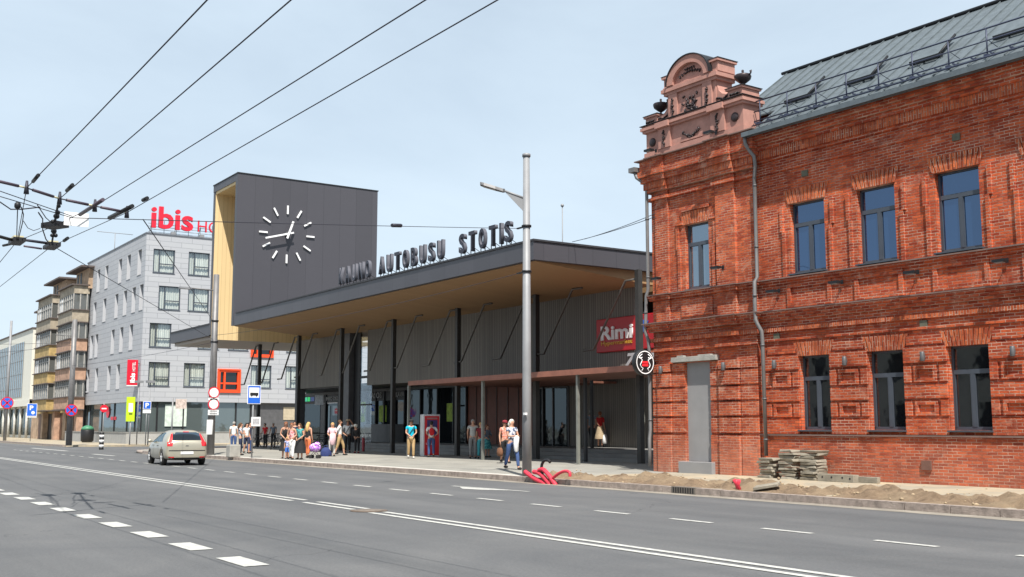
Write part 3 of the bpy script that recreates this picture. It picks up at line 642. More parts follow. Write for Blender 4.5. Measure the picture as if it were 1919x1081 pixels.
for a, b in LW: window(a, b, *LZ, .15, GL_LOW)
# --- pavilion
PY = -.12
w = MB(); n0 = len(w.v); wall_grid(w, [0, 4.56], [0, 10.2], [(1.50, 2.60, .45, 3.66), (1.58, 2.65, 6.05, 8.17)], PY, .2)
w.box(0, .02, PY + .001, 8.6, 0, 10.2); w.box(4.54, 4.56, PY + .001, .1, 0, 10.2); w.build('pavilion_wall', BRICKP, bb)
for x0, x1, y in ((.24, .86, -.20), (3.06, 3.86, -.22)):
    q = MB(); q.box(x0, x1, y, PY - .001, 5.06, 9.5); q.build('pilaster', BRICKP, bb)
for x0, x1, y in ((-.03, .22, -.17), (.26, .88, -.24), (.90, 1.48, -.17), (2.62, 3.04, -.17), (3.06, 3.88, -.26), (3.92, 4.58, -.17)):
    q = MB()
    for z0, z1 in ((3.40, 3.66), (2.90, 3.33), (2.43, 2.83), (1.95, 2.36), (1.42, 1.88)):
        q.box(x0, x1, y, PY - .001, z0, z1)
    q.box(x0, x1, y - .02, PY - .001, 0, 1.34); q.build('rusticated_pier', BRICKP, bb)
for z0, z1, y, mt_ in ((4.08, 4.17, -.22, BRICKP), (4.40, 4.52, -.22, BRICKV), (4.74, 4.84, -.24, BRICKP), (4.84, 4.93, -.30, BRICKP), (4.93, 5.005, -.36, BRICKP), (5.80, 5.88, -.22, BRICKP), (5.88, 5.955, -.27, BRICKP), (9.22, 9.32, -.24, BRICKP), (9.5, 9.62, -.27, BRICKP), (9.62, 9.85, -.31, BRICKV), (9.85, 10.05, -.38, BRICKP), (10.05, 10.25, -.45, BRICKP), (10.25, 10.62, -.40, BRICKP)):
    q = MB(); q.box(y - PY, 4.56 - (y - PY), y, PY - .001, z0, z1)
    if z0 < 9.4 or z0 > 9: q.box(2.98, 3.95, y - .08, y - .001, z0, z1); q.box(.16, .95, y - .06, y - .001, z0, z1)
    q.box(y - PY, -.001, PY, 4.0, z0, z1)
    q.build('string_course', mt_, bb)
for z0, y in ((5.006, -.40), (5.957, -.30), (10.622, -.52)):
    q = MB(); q.box(y - PY - .02, 4.56 - (y - PY), y, PY, z0, z0 + .035); q.box(2.92, 4.0, y - .09, y - .001, z0, z0 + .035); q.box(.12, .99, y - .07, y - .001, z0, z0 + .035); q.build('ledge', COPING, bb)
arch(2.115, 1.2, 8.18, 8.6, PY - .03).build('lintel', BRICKV, bb)
q = MB()
for s_ in (-1, 1):
    for z0, z1, o_ in ((6.0, 7.4, .18), (7.402, 8.1, .25)):
        x0, x1 = sorted((2.115 + s_ * (.535 + o_), 2.115 + s_ * (.535 + o_ + .12))); q.box(x0, x1, PY - .06, PY - .001, z0, z1)
q.box(1.5, 2.73, PY - .07, PY - .001, 8.62, 8.72); q.box(1.2, 1.52, PY - .065, PY - .001, 8.2, 8.32); q.box(2.72, 3.03, PY - .065, PY - .001, 8.2, 8.32); q.build('window_surround', BRICKP, bb)
q = MB(); q.box(1.4, 2.8, PY - .05, PY - .001, 5.15, 5.72); q.build('window_apron', BRICKP, bb)
window(1.58, 2.65, 6.05, 8.17, .02, glass_mat('glass_pale', (.05, .06, .065), (.6, .75, .9), .30))
q = MB(); q.box(1.50, 2.60, PY + .055, PY + .1, .45, 3.66); q.build('blocked_doorway', BGREY, bb)
q = MB(); q.box(1.30, 2.78, -.34, PY + .0, .05, .50); q.build('doorway_step', BGREY, bb, bevel=.01)
q = MB(); q.box(.98, 3.0, -.29, PY + .0, 3.68, 3.84); q.box(1.25, 1.55, -.28, PY, 3.84, 3.89); q.box(2.2, 2.75, -.28, PY, 3.84, 3.88); q.build('lintel_beam', CONC, bb, bevel=.01)
# --- roof
ES = .737
def rz(y): return 10.47 + ES * (y + .45)
q = MB(); th = .05
poly = [(4.6, -.50), (WE + .2, -.50), (WE + .2, 4.3), (2.2, 4.3), (2.2, 1.0), (4.6, 1.0)]
q.add([(x, y, rz(y)) for x, y in poly] + [(x, y, rz(y) - th) for x, y in poly], [tuple(range(6)), tuple(range(6, 12))[::-1]] + [(i, (i + 1) % 6, (i + 1) % 6 + 6, i + 6) for i in range(6)])
x = 2.35
while x < WE:
    y0 = -.5 if x > 4.65 else 1.0
    q.add([(x, y0, rz(y0)), (x + .025, y0, rz(y0)), (x + .025, 4.3, rz(4.3)), (x, 4.3, rz(4.3)), (x, y0, rz(y0) + .05), (x + .025, y0, rz(y0) + .05), (x + .025, 4.3, rz(4.3) + .05), (x, 4.3, rz(4.3) + .05)], [(4, 5, 6, 7), (0, 1, 5, 4), (1, 2, 6, 5), (3, 0, 4, 7)]); x += .50
q.add([(2.2, 4.3, rz(4.3)), (WE, 4.3, rz(4.3)), (WE, 9, 10.5), (2.2, 9, 10.5)], [(0, 1, 2, 3)])
roof = q.build('roof', TIN, bb)
q = MB(); q.tube([(2.1, 4.3, rz(4.3) + .06), (WE + .2, 4.3, rz(4.3) + .06)], .06, 6)
q.build('ridge_cap', DARKM, roof)
q = MB(); q.add([(2.2, .6, 10.5), (2.2, 9, 10.5), (2.2, 4.3, rz(4.3) - .06)], [(0, 1, 2)]); q.box(.05, 4.5, PY, 8.6, 10.25, 10.5); q.build('gable', BRICK, bb, fix=False)
q = MB(); q.box(4.6, WE + .2, -.60, -.42, 10.40, 10.46); q.box(4.6, WE + .2, -.62, -.58, 10.40, 10.54); q.build('gutter', TIN, bb)
# skylights with open sashes
for sx_ in (4.95, 7.25, 9.45, 11.95, 14.4):
    y0, y1 = 1.15, 1.95; W_ = .95
    k = MB(); 
    def rp_(x, y, h): return (x, y, rz(y) + h)
    k.add([rp_(sx_, y0, .0), rp_(sx_ + W_, y0, .0), rp_(sx_ + W_, y1, 0), rp_(sx_, y1, 0), rp_(sx_, y0, .07), rp_(sx_ + W_, y0, .07), rp_(sx_ + W_, y1, .07), rp_(sx_, y1, .07)], [(4, 5, 6, 7), (0, 1, 5, 4), (1, 2, 6, 5), (2, 3, 7, 6), (3, 0, 4, 7)])
    f_ = k.build('skylight', TIN, roof)
    k = MB(); k.box(sx_, sx_ + W_, y0 - .16, y0 - .06, rz(y0) + .0, rz(y0) + .10); k.box(sx_ + W_ - .07, sx_ + W_, y0 - .1, y0 + .0, rz(y0) + .05, rz(y0) + .12)
    k.tube([(sx_ + W_ - .04, y0 - .1, rz(y0) + .1), (sx_ + W_ - .04, y1 - .1, rz(y1) + .22)], .04, 5)
    k.build('sash', DARKM, f_)
    k = MB(); k.add([(sx_ + .05, y0 + .05, rz(y0) + .16), (sx_ + W_ - .06, y0 + .05, rz(y0) + .16), (sx_ + W_ - .06, y1 - .1, rz(y1) + .16), (sx_ + .05, y1 - .1, rz(y1) + .16)], [(0, 1, 2, 3)]); k.build('pane', TIN, f_, fix=False)
# snow guard railing
q = MB(); RAILM = pm('rail_blue_grey', (.05, .06, .10), .5, .3)
ry = .10; bz = rz(ry)
for i in range(13):
    x = 4.75 + i * 1.08
    q.tube([(x, ry, bz + .02), (x, ry, bz + .78)], .022, 5); q.tube([(x, ry + .5, rz(ry + .5) + .02), (x, ry, bz + .5)], .012, 4); q.box(x - .05, x + .05, ry - .1, ry + .3, bz + .02, bz + .09)
for h, r_ in ((.78, .024), (.46, .018), (.16, .022)): q.tube([(4.5, ry, bz + h), (WE, ry, bz + h)], r_, 5)
q.tube([(4.6, ry - .22, rz(ry - .22) + .12), (WE, ry - .22, rz(ry - .22) + .12)], .022, 5); q.tube([(4.6, ry + .12, rz(ry + .12) + .12), (WE, ry + .12, rz(ry + .12) + .12)], .018, 5)
for i in range(26): x = 4.7 + i * .52; q.box(x, x + .025, ry - .23, ry + .12, bz + .02, bz + .06)
q.build('snow_railing', RAILM, roof)
# --- pink pediment
CX = 2.22
ped = MB(); F = -.34; B = .42
ped.box(.04, 4.46, F, B, 10.66, 11.56)
ped.box(-.02, 4.52, F - .06, B + .02, 10.66, 10.86)
ped.box(-.05, 4.55, F - .10, B + .04, 11.56, 11.64); ped.box(-.10, 4.60, F - .16, B + .08, 11.64, 11.74); ped.box(-.06, 4.56, F - .11, B + .04, 11.74, 11.80)
for x0, x1 in ((.04, .62), (3.86, 4.46)): ped.box(x0, x1, F - .02, B, 11.80, 12.08); ped.box(x0 - .05, x1 + .05, F - .08, B + .05, 12.08, 12.14)
for x0, x1 in ((.72, 1.28), (3.14, 3.74)): ped.box(x0, x1, F - .09, F - .001, 10.87, 11.56); ped.box(x0 - .04, x1 + .04, F - .22, F - .101, 11.56, 11.75)
ped.box(1.12, 3.32, F, B, 11.80, 12.62)
for x0, x1 in ((1.22, 1.62), (2.80, 3.20)): ped.box(x0, x1, F - .07, F - .001, 11.80, 12.62)
ped.box(1.02, 3.42, F - .08, B + .04, 12.62, 12.72); ped.box(.94, 3.50, F - .14, B + .08, 12.72, 12.84); ped.box(1.0, 3.44, F - .1, B + .04, 12.84, 12.90)
for x0, x1 in ((.98, 1.36), (3.08, 3.46)): ped.box(x0, x1, F - .02, B, 12.90, 13.22); ped.box(x0 - .06, x1 + .06, F - .09, B + .05, 13.22, 13.30)
ra = []
for i in range(19): a = math.pi * i / 18; ra.append((CX + .98 * math.cos(a), 12.90 + .82 * math.sin(a)))
inn = [(CX + .72 * math.cos(math.pi * i / 18), 12.90 + .56 * math.sin(math.pi * i / 18)) for i in range(19)][::-1]
for i in range(18):
    ped.prism([ra[i], ra[i + 1], inn[17 - i], inn[18 - i]], F - .16, B)
ped.prism([(CX + .72 * math.cos(math.pi * i / 14), 12.90 + .56 * math.sin(math.pi * i / 14)) for i in range(15)], F - .02, B - .1)
for s_ in (1, -1):   # concave wings
    pl = [(CX + s_ * 1.1, 11.8), (CX + s_ * 1.66, 11.8), (CX + s_ * 1.66, 12.1), (CX + s_ * 1.5, 12.06), (CX + s_ * 1.32, 12.12), (CX + s_ * 1.18, 12.26), (CX + s_ * 1.1, 12.5)]
    ped.prism(pl, F + .06, B - .1)
ped.box(1.72, 2.72, F - .05, F - .001, 10.90, 10.96); 
rings_ = MB()
pd = ped.build('pediment', PINK, bb)
q = MB()
for i in range(18):
    p, p2 = ra[i], ra[i + 1]; n1 = (Vector(p) - Vector((CX, 12.9))).normalized() * .035; n2 = (Vector(p2) - Vector((CX, 12.9))).normalized() * .035
    q.prism([p, p2, (p2[0] + n2.x, p2[1] + n2.y), (p[0] + n1.x, p[1] + n1.y)], F - .20, B + .02)
for x0, x1, z in ((-.12, 4.62, 11.801), (-.03, .69, 12.141), (3.79, 4.54, 12.141), (.90, 1.44, 13.301), (3.0, 3.54, 13.301)):
    q.box(x0, x1, F - (.18 if z < 11.9 else .1), B + .08, z, z + .02)
q.build('flashing', DARKM, pd)
def ornament(name, cx, cz, pts, y):
    q = MB()
    for (dx, dz, r_) in pts:
        a = random.uniform(0, 3); s0 = len(q.v); q.ball((0, 0, 0), r_ * 1.35, .05, r_ * .62, seg=7, rings=5)
        q.xf(Matrix.Translation((cx + dx, y - .02, cz + dz)) @ Matrix.Rotation(a, 4, 'Y'), s0)
    return q.build(name, ORN, pd)
def swag(w_, h_, n, sag): return [(t * w_, sag * (t * t * 4 - 1) * -1 * -h_ + random.uniform(-.02, .02), random.uniform(.03, .055)) for t in [(-.5 + i / (n - 1)) for i in range(n)]]
ornament('ornament', CX - .02, 12.14, [(random.gauss(0, .17), random.uniform(-.24, .18), random.uniform(.03, .07)) for _ in range(30)] + [(s * .3, .26, .05) for s in (-1, 1)] + [(s * .25, -.22, .06) for s in (-1, 1)], F)
ornament('ornament', CX, 13.08, [((i - 4) * .115, .12 * (1 - ((i - 4) / 4.5) ** 2), .05) for i in range(9)] + [((i - 2) * .1, .22, .04) for i in range(5)], F - .02)
ornament('ornament', CX - .02, 11.1, [(t * .36, .16 * t * t - .06, .055) for t in [i / 5 for i in range(-5, 6)]] + [(0, -.12, .05), (.07, -.1, .04), (-.07, -.1, .04)], F)
for x in (1.42, 3.0): ornament('ornament', x, 12.18, [(random.uniform(-.03, .03), -.3 + i * .062, .028 + .012 * (i % 3)) for i in range(10)], F - .07)
for x in (1.0, 3.44): ornament('ornament', x, 11.2, [(random.uniform(-.03, .03), -.28 + i * .058, .028 + .012 * (i % 3)) for i in range(10)], F - .09)
for s_ in (-1, 1): ornament('ornament', CX + s_ * 1.38, 11.93, [(i * .06, .02 * abs(i), .035) for i in range(-4, 5)], F + .05); ornament('ornament', CX + s_ * 1.94, 11.94, [(i * .055, .0, .04) for i in range(-3, 4)], F - .02)
for x in (.36, 4.12):
    q = MB(); q.lathe([(.15, 0), (.15, .03), (.11, .05), (.05, .07)], seg=14); q.xf(Matrix.Translation((x, F - .0, 11.2)) @ Matrix.Rotation(R(90), 4, 'X')); q.build('medallion', ORN, pd)
for x in (.40, 4.16):
    q = MB(); q.lathe([(.10, 0), (.10, .03), (.035, .07), (.03, .16), (.12, .22), (.24, .32), (.27, .42), (.25, .47), (.12, .50), (.05, .54), (.03, .57), (.045, .60), (.03, .64)], (x, .02, 12.14), 16)
    for s_ in (-1, 1): q.tube([(x + s_ * .24, .02, 12.55), (x + s_ * .33, .02, 12.60), (x + s_ * .35, .02, 12.68), (x + s_ * .30, .02, 12.66)], .028, 6)
    q.build('urn', ORN, pd)
# fixtures on the facade
def flood(x, y, z):
    q = MB(); q.box(x - .04, x + .04, y - .02, y, z - .02, z + .1); q.tube([(x, y, z + .04), (x, y - .30, z + .02)], .014, 5); q.box(x - .16, x + .16, y - .42, y - .24, z - .03, z + .04); o = q.build('floodlight', DARKM, bb)
    k = MB(); k.box(x - .11, x + .11, y - .40, y - .27, z - .045, z - .031); k.build('lens', GALV, o)
for x, z in ((5.42, 5.58), (7.70, 5.60), (10.12, 5.60), (12.6, 5.60)): flood(x, -.05, z)
flood(.50, PY, 6.50); flood(3.35, -.22, 6.52)
for x in (.62, 3.40): flood(x, F - .1, 10.80)
for x, y, z in ((5.22, -.06, 3.44), (7.75, -.06, 3.42), (10.2, -.06, 3.42), (12.66, -.06, 3.42), (.52, -.24, 3.47), (3.36, -.26, 3.46)):
    q = MB(); q.lathe([(.055, 0), (.06, .01), (.06, .24), (.05, .25)], (x, y - .09, z - .13), 12); q.box(x - .03, x + .03, y - .05, y + .0, z - .05, z + .05); q.build('wall_lamp', DKGREY, bb)
for x, z in ((5.25, 4.27), (10.2, 4.27), (6.5, 8.99), (11.4, 9.0)):
    q = MB(); q.box(x - .11, x + .11, -.04, -.0, z - .09, z + .09); q.build('iron_tie', pm('old_iron', (.10, .10, .07), .8, var=.4) if 'old_iron' not in MT else MT['old_iron'], bb)
q = MB(); q.box(10.0, 10.28, -.12, -.07, .5, .74); q.build('vent_grate', pm('vent_dark', (.16, .08, .06), .7), bb)
def pipe(pts, r_=.058, name='downpipe', clamps=()):
    q = MB(); q.tube(pts, r_, 10); o = q.build(name, PIPE, bb)
    for z in clamps:
        c = min(pts, key=lambda p: abs(p[2] - z)); k = MB(); k.lathe([(r_ + .012, 0), (r_ + .012, .05)], (c[0], c[1], z), 12); k.build('clamp', DKGREY, o)
pipe([(4.66, -.52, 10.42), (4.66, -.50, 10.2), (4.72, -.40, 10.0), (4.84, -.32, 9.8), (4.86, -.30, 9.5), (4.72, -.20, 9.2), (4.72, -.20, 6.1), (4.70, -.30, 5.95), (4.72, -.34, 5.2), (4.73, -.34, 4.8), (4.78, -.32, 4.66), (4.86, -.24, 4.45), (4.87, -.22, 4.2), (4.87, -.2, .75)], clamps=(8.9, 7.0, 5.5, 4.0, 2.4, 1.2))
pipe([(-.42, -.5, 10.30), (-.38, -.45, 10.1), (-.14, -.26, 9.85), (-.10, -.24, 9.6), (-.10, -.24, 6.2), (-.18, -.26, 6.0), (-.18, -.30, 5.2), (-.2, -.32, 4.8), (-.12, -.26, 4.5), (-.10, -.24, 4.2), (-.10, -.24, 1.5), (-.06, -.32, 1.2), (-.04, -.34, .9), (-.04, -.34, .3)], clamps=(8.6, 6.6, 5.4, 3.3, 1.8))
q = MB(); q.box(-.6, -.3, -.62, 8.4, 10.28, 10.44); q.build('gutter', PIPE, bb)
# round barber sign
sg = thing('round_sign', 'round black hanging sign with white ring, crossed razors and red lettering on the brick corner', 'sign')
M0 = Matrix.Translation(BO) @ Matrix.Rotation(TH, 4, 'Z') @ Matrix.Translation((.06, -.66, 3.72)) @ Matrix.Rotation(R(90), 4, 'Y')   # disc axis along local x
def onsign(q): return q.xf(M0)
q = MB(); q.lathe([(.42, -.09), (.43, -.08), (.43, .08), (.42, .09)], seg=32); onsign(q).build('panel', BLACK, sg)
def arcp(r0, r1, a0, a1, z, n=24):
    q = MB()
    for i in range(n):
        t0 = a0 + (a1 - a0) * i / n; t1 = a0 + (a1 - a0) * (i + 1) / n
        q.quad((r0 * math.cos(t0), r0 * math.sin(t0), z), (r1 * math.cos(t0), r1 * math.sin(t0), z), (r1 * math.cos(t1), r1 * math.sin(t1), z), (r0 * math.cos(t1), r0 * math.sin(t1), z))
    return q
WEM = emit('sign_white_glow', (.75, .75, .75), .25); REM = emit('sign_red_glow', (.8, .02, .03), .35)
onsign(arcp(.355, .385, 0, 2 * math.pi, .094, 40)).build('ring', WEM, sg)
for s_ in (-1, 1):   # outline of two crossed razors; local -x is up on the disc
    q = MB(); q.tube([(-.27, s_ * .13, .1), (-.20, s_ * .24, .1), (-.13, s_ * .22, .1), (-.08, s_ * .13, .1), (.0, s_ * .17, .1), (.08, s_ * .22, .1), (.16, s_ * .18, .1), (.20, s_ * .1, .1), (.28, s_ * .16, .1)], .014, 5)
    q.tube([(-.16, s_ * .28, .1), (-.12, s_ * .2, .1), (-.16, s_ * .14, .1)], .02, 5); onsign(q).build('razor', WEM, sg)
q = MB()
for r_ in (0, 1):
    for i in range(5): y = -.125 + i * .053; x = -.035 + r_ * .095; q.box(x, x + .07, y, y + .038, .092, .104)
onsign(q).build('lettering', REM, sg)
q = MB(); q.tube([(0, .42, 0), (0, .56, 0)], .03, 6); onsign(q).build('bracket', DARKM, sg)
# a house across the street, which the windows mirror
hx = thing('opposite_house', 'pale plastered three-storey house on the near side of the street behind the camera', 'building', (0, 0, 0))
holes = [(x, x + 1.3, z, z + 1.9) for x in [-58 + 3.2 * i for i in range(30)] for z in (1.2, 4.7, 8.0)]
q = MB(); wall_grid(q, [-60, 40], [0, 7.5 if False else 10.5], holes, -14, -.2); q.box(-60, 40, -26, -14.3, 0, 10.5); q.build('wall', pm('opposite_plaster', (.42, .40, .34), .9, scale=.6), hx)
q = MB()
for h in holes: q.box(h[0], h[1], -14.22, -14.18, h[2], h[3])
tag(q.build('window', GL_DARK, hx), kind='stuff')

# ================================================================== HOTEL
HX, HY = -96.57, 26.0
ht = thing('hotel_building', 'light grey panelled hotel with red roof letters and two orange-framed windows', 'hotel')
front_u = [[181, 196, 221, 237, 257], [177, 195, 217, 233, 249, 263], [174, 183, 213, 229, 247], [170, 186, 209, 226]]
ZR = [(15.1, 17.2), (11.85, 13.95), (8.5, 10.62), (5.1, 7.2)]
def hx_(u): return ony(u, 600, HY).x
fh_holes = []
for row, (z0, z1) in zip(front_u, ZR):
    for u in row: x = hx_(u); fh_holes.append((x - .65, x + .55, z0 - .1, z1 + .1))
side = [(26.66, 28.57, 0), (29.79, 31.72, 0), (33.0, 34.9, 0), (36.1, 38.0, 0), (39.2, 41.1, 0), (27.26, 29.18, 1), (29.87, 31.78, 1), (33.4, 35.3, 1), (36.6, 38.5, 1), (39.7, 41.6, 1),
        (26.6, 28.5, 2), (30.9, 32.8, 2), (33.7, 35.6, 2), (39.3, 41.2, 2), (26.65, 28.5, 3), (29.74, 31.64, 3), (35.92, 37.9, 3), (39.3, 41.2, 3), (43, 44.9, 0), (43, 44.9, 1), (43, 44.9, 2), (43, 44.9, 3)]
orange = [(32.9, 34.82, 4.75, 6.65), (35.95, 37.9, 8.05, 9.9)]
sholes = [(a, b, *ZR[r]) for a, b, r in side] + orange
w = MB(); wall_grid(w, [-118.5, HX], [3.75, 18.5], fh_holes, HY, .38); wall_grid(w, [HY, 48], [3.75, 18.5], sholes, HX, -.22, axis='yz')
w.box(-118.5, HX - .02, 47.5, 48, 3.75, 18.5); w.box(-118.5, -118.3, HY + .01, 48, 0, 18.5)
w.quad((-118.5, HY, 18.5), (HX, HY, 18.5), (HX, 48, 18.5), (-118.5, 48, 18.5)); w.quad((-118.5, HY, 3.75), (HX, HY, 3.75), (HX, 48, 3.75), (-118.5, 48, 3.75)); w.build('wall', HOTEL, ht, fix=False)
q = MB(); q.box(-118.6, HX + .05, HY - .05, 48, 18.5, 18.62); q.build('coping', pm('hotel_coping', (.12, .13, .15), .5), ht)
q = MB(); q.box(-117.5, HX - 1.2, HY + 1.0, 47.8, 3.8, 18.3); q.build('core', BLACK, ht)
for (a, b, c, d) in fh_holes:
    q = MB(); q.box(a, b, HY + .33, HY + .38, c, c + .07); q.box(a, b, HY + .33, HY + .38, d - .07, d); q.box(a, a + .07, HY + .33, HY + .38, c, d); q.box(b - .07, b, HY + .33, HY + .38, c, d); o = q.build('window', ANTH, ht)
    q = MB(); q.box(a + .07, b - .07, HY + .36, HY + .37, c + .07, d - .07); q.build('pane', GL_DARK, o)
    q = MB(); q.box(a - .02, b + .02, HY - .03, HY + .3, c - .04, c); q.build('sill', ANTH, o)
WHR = pm('white_reveal', (.46, .47, .50), .6, var=.03)
for (a, b, c, d) in fh_holes:
    q = MB(); q.box(a + .002, a + .02, HY - .01, HY + .32, c, d); q.build('reveal', WHR, ht)
for i, (a, b, c, d) in enumerate(sholes):
    og = i >= len(side); mt = ORANGE if og else ANTH; t = .16 if og else .08; X = HX - .20
    q = MB()
    ys = a + (b - a) * .29; zm = c + (d - c) * .38
    for y0, y1, z0, z1 in ((a, b, c, c + t), (a, b, d - t, d), (a, a + t, c + t, d - t), (b - t, b, c + t, d - t), (ys - t / 2, ys + t / 2, c + t, d - t), (ys + t / 2, b - t, zm - t / 2, zm + t / 2)): q.box(X, X + (.12 if not og else .26), y0, y1, z0, z1)
    if og:
        for y0, y1, z0, z1 in ((a - .12, b + .12, c - .12, c), (a - .12, b + .12, d, d + .12), (a - .12, a, c, d), (b, b + .12, c, d)): q.box(HX - .1, HX + .14, y0, y1, z0, z1)
        q.box(X, X + .12, a + t, ys - t / 2, zm - .06, zm + .06)
    o = q.build('window', mt, ht)
    q = MB(); q.box(X + .05, X + .06, a, b, c, d); q.build('pane', GL_DARK if og else GL_CLEAR, o)
    if not og:
        q = MB(); n = 22; vs = []
        for k in range(n + 1): y = a + (b - a) * k / n; xx = X - .10 + .04 * math.sin(k * 2.2); vs += [(xx, y, c - .05), (xx, y, d + .05)]
        q.add(vs, [(2 * k, 2 * k + 2, 2 * k + 3, 2 * k + 1) for k in range(n)], 0, True); q.build('curtain', CURTAIN, o, fix=False)
        q = MB(); q.box(HX - .05, HX + .05, a - .03, b + .03, c - .05, c - .01); q.build('sill', ANTH, o)
# ground floor
q = MB(); q.box(-117.9, HX - .35, HY + .3, HY + .4, .9, 3.75); q.build('shop_window', GL_SHOP, ht)
q = MB(); q.box(HX - .4, HX - .3, HY + .35, 36.1, .9, 3.75); q.build('shop_window', GL_SHOP, ht)
q = MB()
for x in (-117.9, -115.4, -110.6, -106, -101.5, -98.9, HX - .32): q.box(x - .06, x + .06, HY + .22, HY + .3, .9, 3.75)
for y in (27.6, 29.9, 32.4, 34.7, 36.1): q.box(HX - .3, HX - .2, y - .06, y + .06, .9, 3.75)
o = q.build('mullions', BLACK, ht)
q = MB()
for k in range(26): a = 26.9 + k * .36; q.box(HX - .75, HX - .70, a, a + .2, .95, 3.6)
q.build('lamella_blind', pm('blind_green', (.42, .56, .50), .7, var=.15), ht)
q = MB(); q.box(HX - .26, HX - .22, 28.3, 30.2, 1.6, 3.5); q.build('poster', pm('poster_pale', (.55, .62, .56), .6, var=.2), ht)
q = MB(); q.box(HX - .6, HX - .35, 36.2, 48, PZ, 3.75); q.build('wall', DKGREY, ht)
q = MB(); q.box(HX - .34, HX - .30, 39.3, 41.1, 2.2, 3.4); q.build('notice_board', pm('beige_board', (.42, .36, .26), .7), ht)
q = MB(); q.box(-118.3, HX + .1, HY - .1, HY + .5, PZ, .9); q.box(HX - .5, HX + .1, HY + .5, 36.1, PZ, .9); q.build('plinth', CONC, ht)
q = MB(); q.box(-111.5, -108.9, HY + .24, HY + .28, 3.0, 3.55); 
q = MB(); q.lathe([(.55, 0), (.55, .03)], seg=20); q.xf(Matrix.Translation((-108.3, HY + .24, 2.95)) @ Matrix.Rotation(R(90), 4, 'X')); q.build('window_sticker', SIGNRED, ht)
q = MB(); q.box(-107.2, -105.4, HY + .24, HY + .28, 2.2, 2.5); q.build('window_sticker', SIGNRED, ht)
# roof letters
hg = thing('hotel_roof_sign', 'big red letters ibis with smaller HOTEL on the hotel roof', 'sign'); r90 = (R(90), 0, R(90))
text_obj('lettering', 'ibis', 1, .25, SIGNRED, hg, (HX - .6, 26.5, 19.15), r90, bold=.022, hgt=2.0, wid=3.75)
text_obj('lettering', 'HOTEL', 1, .15, SIGNRED, hg, (HX - .6, 30.7, 19.2), r90, bold=-.005, hgt=1.05, wid=4.4)
q = MB()
for k in range(9): q.box(HX - .8, HX - .76, 26.6 + k * 1.1, 26.64 + k * 1.1, 18.6, 19.9)
for z in (18.8, 19.05, 19.3, 19.55): q.box(HX - .8, HX - .77, 26.3, 35.8, z, z + .04)
for k in range(5): q.tube([(HX - .8, 26.6 + k * 2.2, 19.6), (HX - 1.6, 26.6 + k * 2.2, 18.6)], .03, 4)
q.box(HX - .75, HX - .5, 28.3, 28.7, 18.65, 18.95); q.box(HX - .75, HX - .5, 30.9, 31.3, 18.65, 18.95); q.build('support_grid', GALV, hg)
hv = thing('hotel_blade_sign', 'upright red blade sign with white ibis HOTEL lettering at the hotel corner', 'sign')
q = MB(); q.box(-97.1, -96.95, 24.95, 25.85, 5.15, 7.35); q.build('panel', SIGNRED, hv, bevel=.02); q = MB(); q.box(-97.1, -96.95, 24.95, 25.85, 5.08, 5.145); q.build('edge', WHITE, hv)
text_obj('lettering', 'ibis', 1, .02, WHITE, hv, (-96.93, 25.62, 5.35), (R(90), R(-90), R(90)), bold=.04, hgt=.42, wid=.85)
text_obj('lettering', 'HOTEL', 1, .02, WHITE, hv, (-96.93, 25.62, 6.35), (R(90), R(-90), R(90)), bold=.01, hgt=.26, wid=.8)
q = MB(); q.box(-97.08, -96.98, 25.85, 26.0, 5.4, 5.46); q.box(-97.08, -96.98, 25.85, 26.0, 7.0, 7.06); q.build('bracket', ANTH, hv)
ax = -116.0
q = MB(); q.tube([(ax, 28, 18.4), (ax, 28, 21.6)], .04, 5); q.tube([(ax, 26.2, 21.6), (ax, 29.8, 21.6)], .03, 4); q.tube([(ax, 26.9, 19.2), (ax, 29.4, 19.2)], .02, 4); tag(q.build('roof_aerial', GALV), 'thin T-shaped roof aerial on the left end of the hotel roof', 'aerial')
# terrace wall in front of the hotel
q = MB(); q.box(-118.4, -94.9, 24.55, 24.75, PZ, 1.08); q.box(-95.1, -94.9, 24.75, 33.5, PZ, 1.08); q.box(-118.4, -94.85, 24.5, 24.8, 1.085, 1.13); q.box(-95.15, -94.85, 24.8, 33.5, 1.085, 1.13)
tag(q.build('terrace_wall', pm('terrace_concrete', (.33, .33, .32), .9, var=.1)), 'low grey concrete terrace wall in front of the hotel ground floor', 'wall')

# ================================================================== OLD BEIGE APARTMENT HOUSE
ap = thing('apartment_house', 'worn beige apartment house with stacked yellow and pink glazed balconies', 'building')
BE = [pm('beige_plaster', (.38, .27, .185), .9, var=.38, scale=1.6), pm('yellow_plaster', (.40, .285, .12), .9, var=.35, scale=1.6), pm('pink_beige', (.40, .25, .175), .9, var=.35, scale=1.7)]
BALC = pm('pale_balcony', (.33, .285, .22), .9, var=.3, scale=1.6); OLDW = pm('old_window_frame', (.34, .33, .31), .6, var=.3); ROOFB = pm('dark_eaves', (.10, .08, .075), .8)
ay = 25.8; ax0, ax1 = -143.5, -118.7
q = MB(); q.box(ax0, ax1, ay, 38, PZ, 15.4); q.build('wall', BE[0], ap)
q = MB(); q.box(ax0 - .1, ax1, ay - .35, 38, 15.4, 15.6); q.build('eaves', ROOFB, ap)
def apz(v, u=115, y=24.3): return ony(u, v, y).z
bays = [(106, 141, 0), (66, 101, 1)]
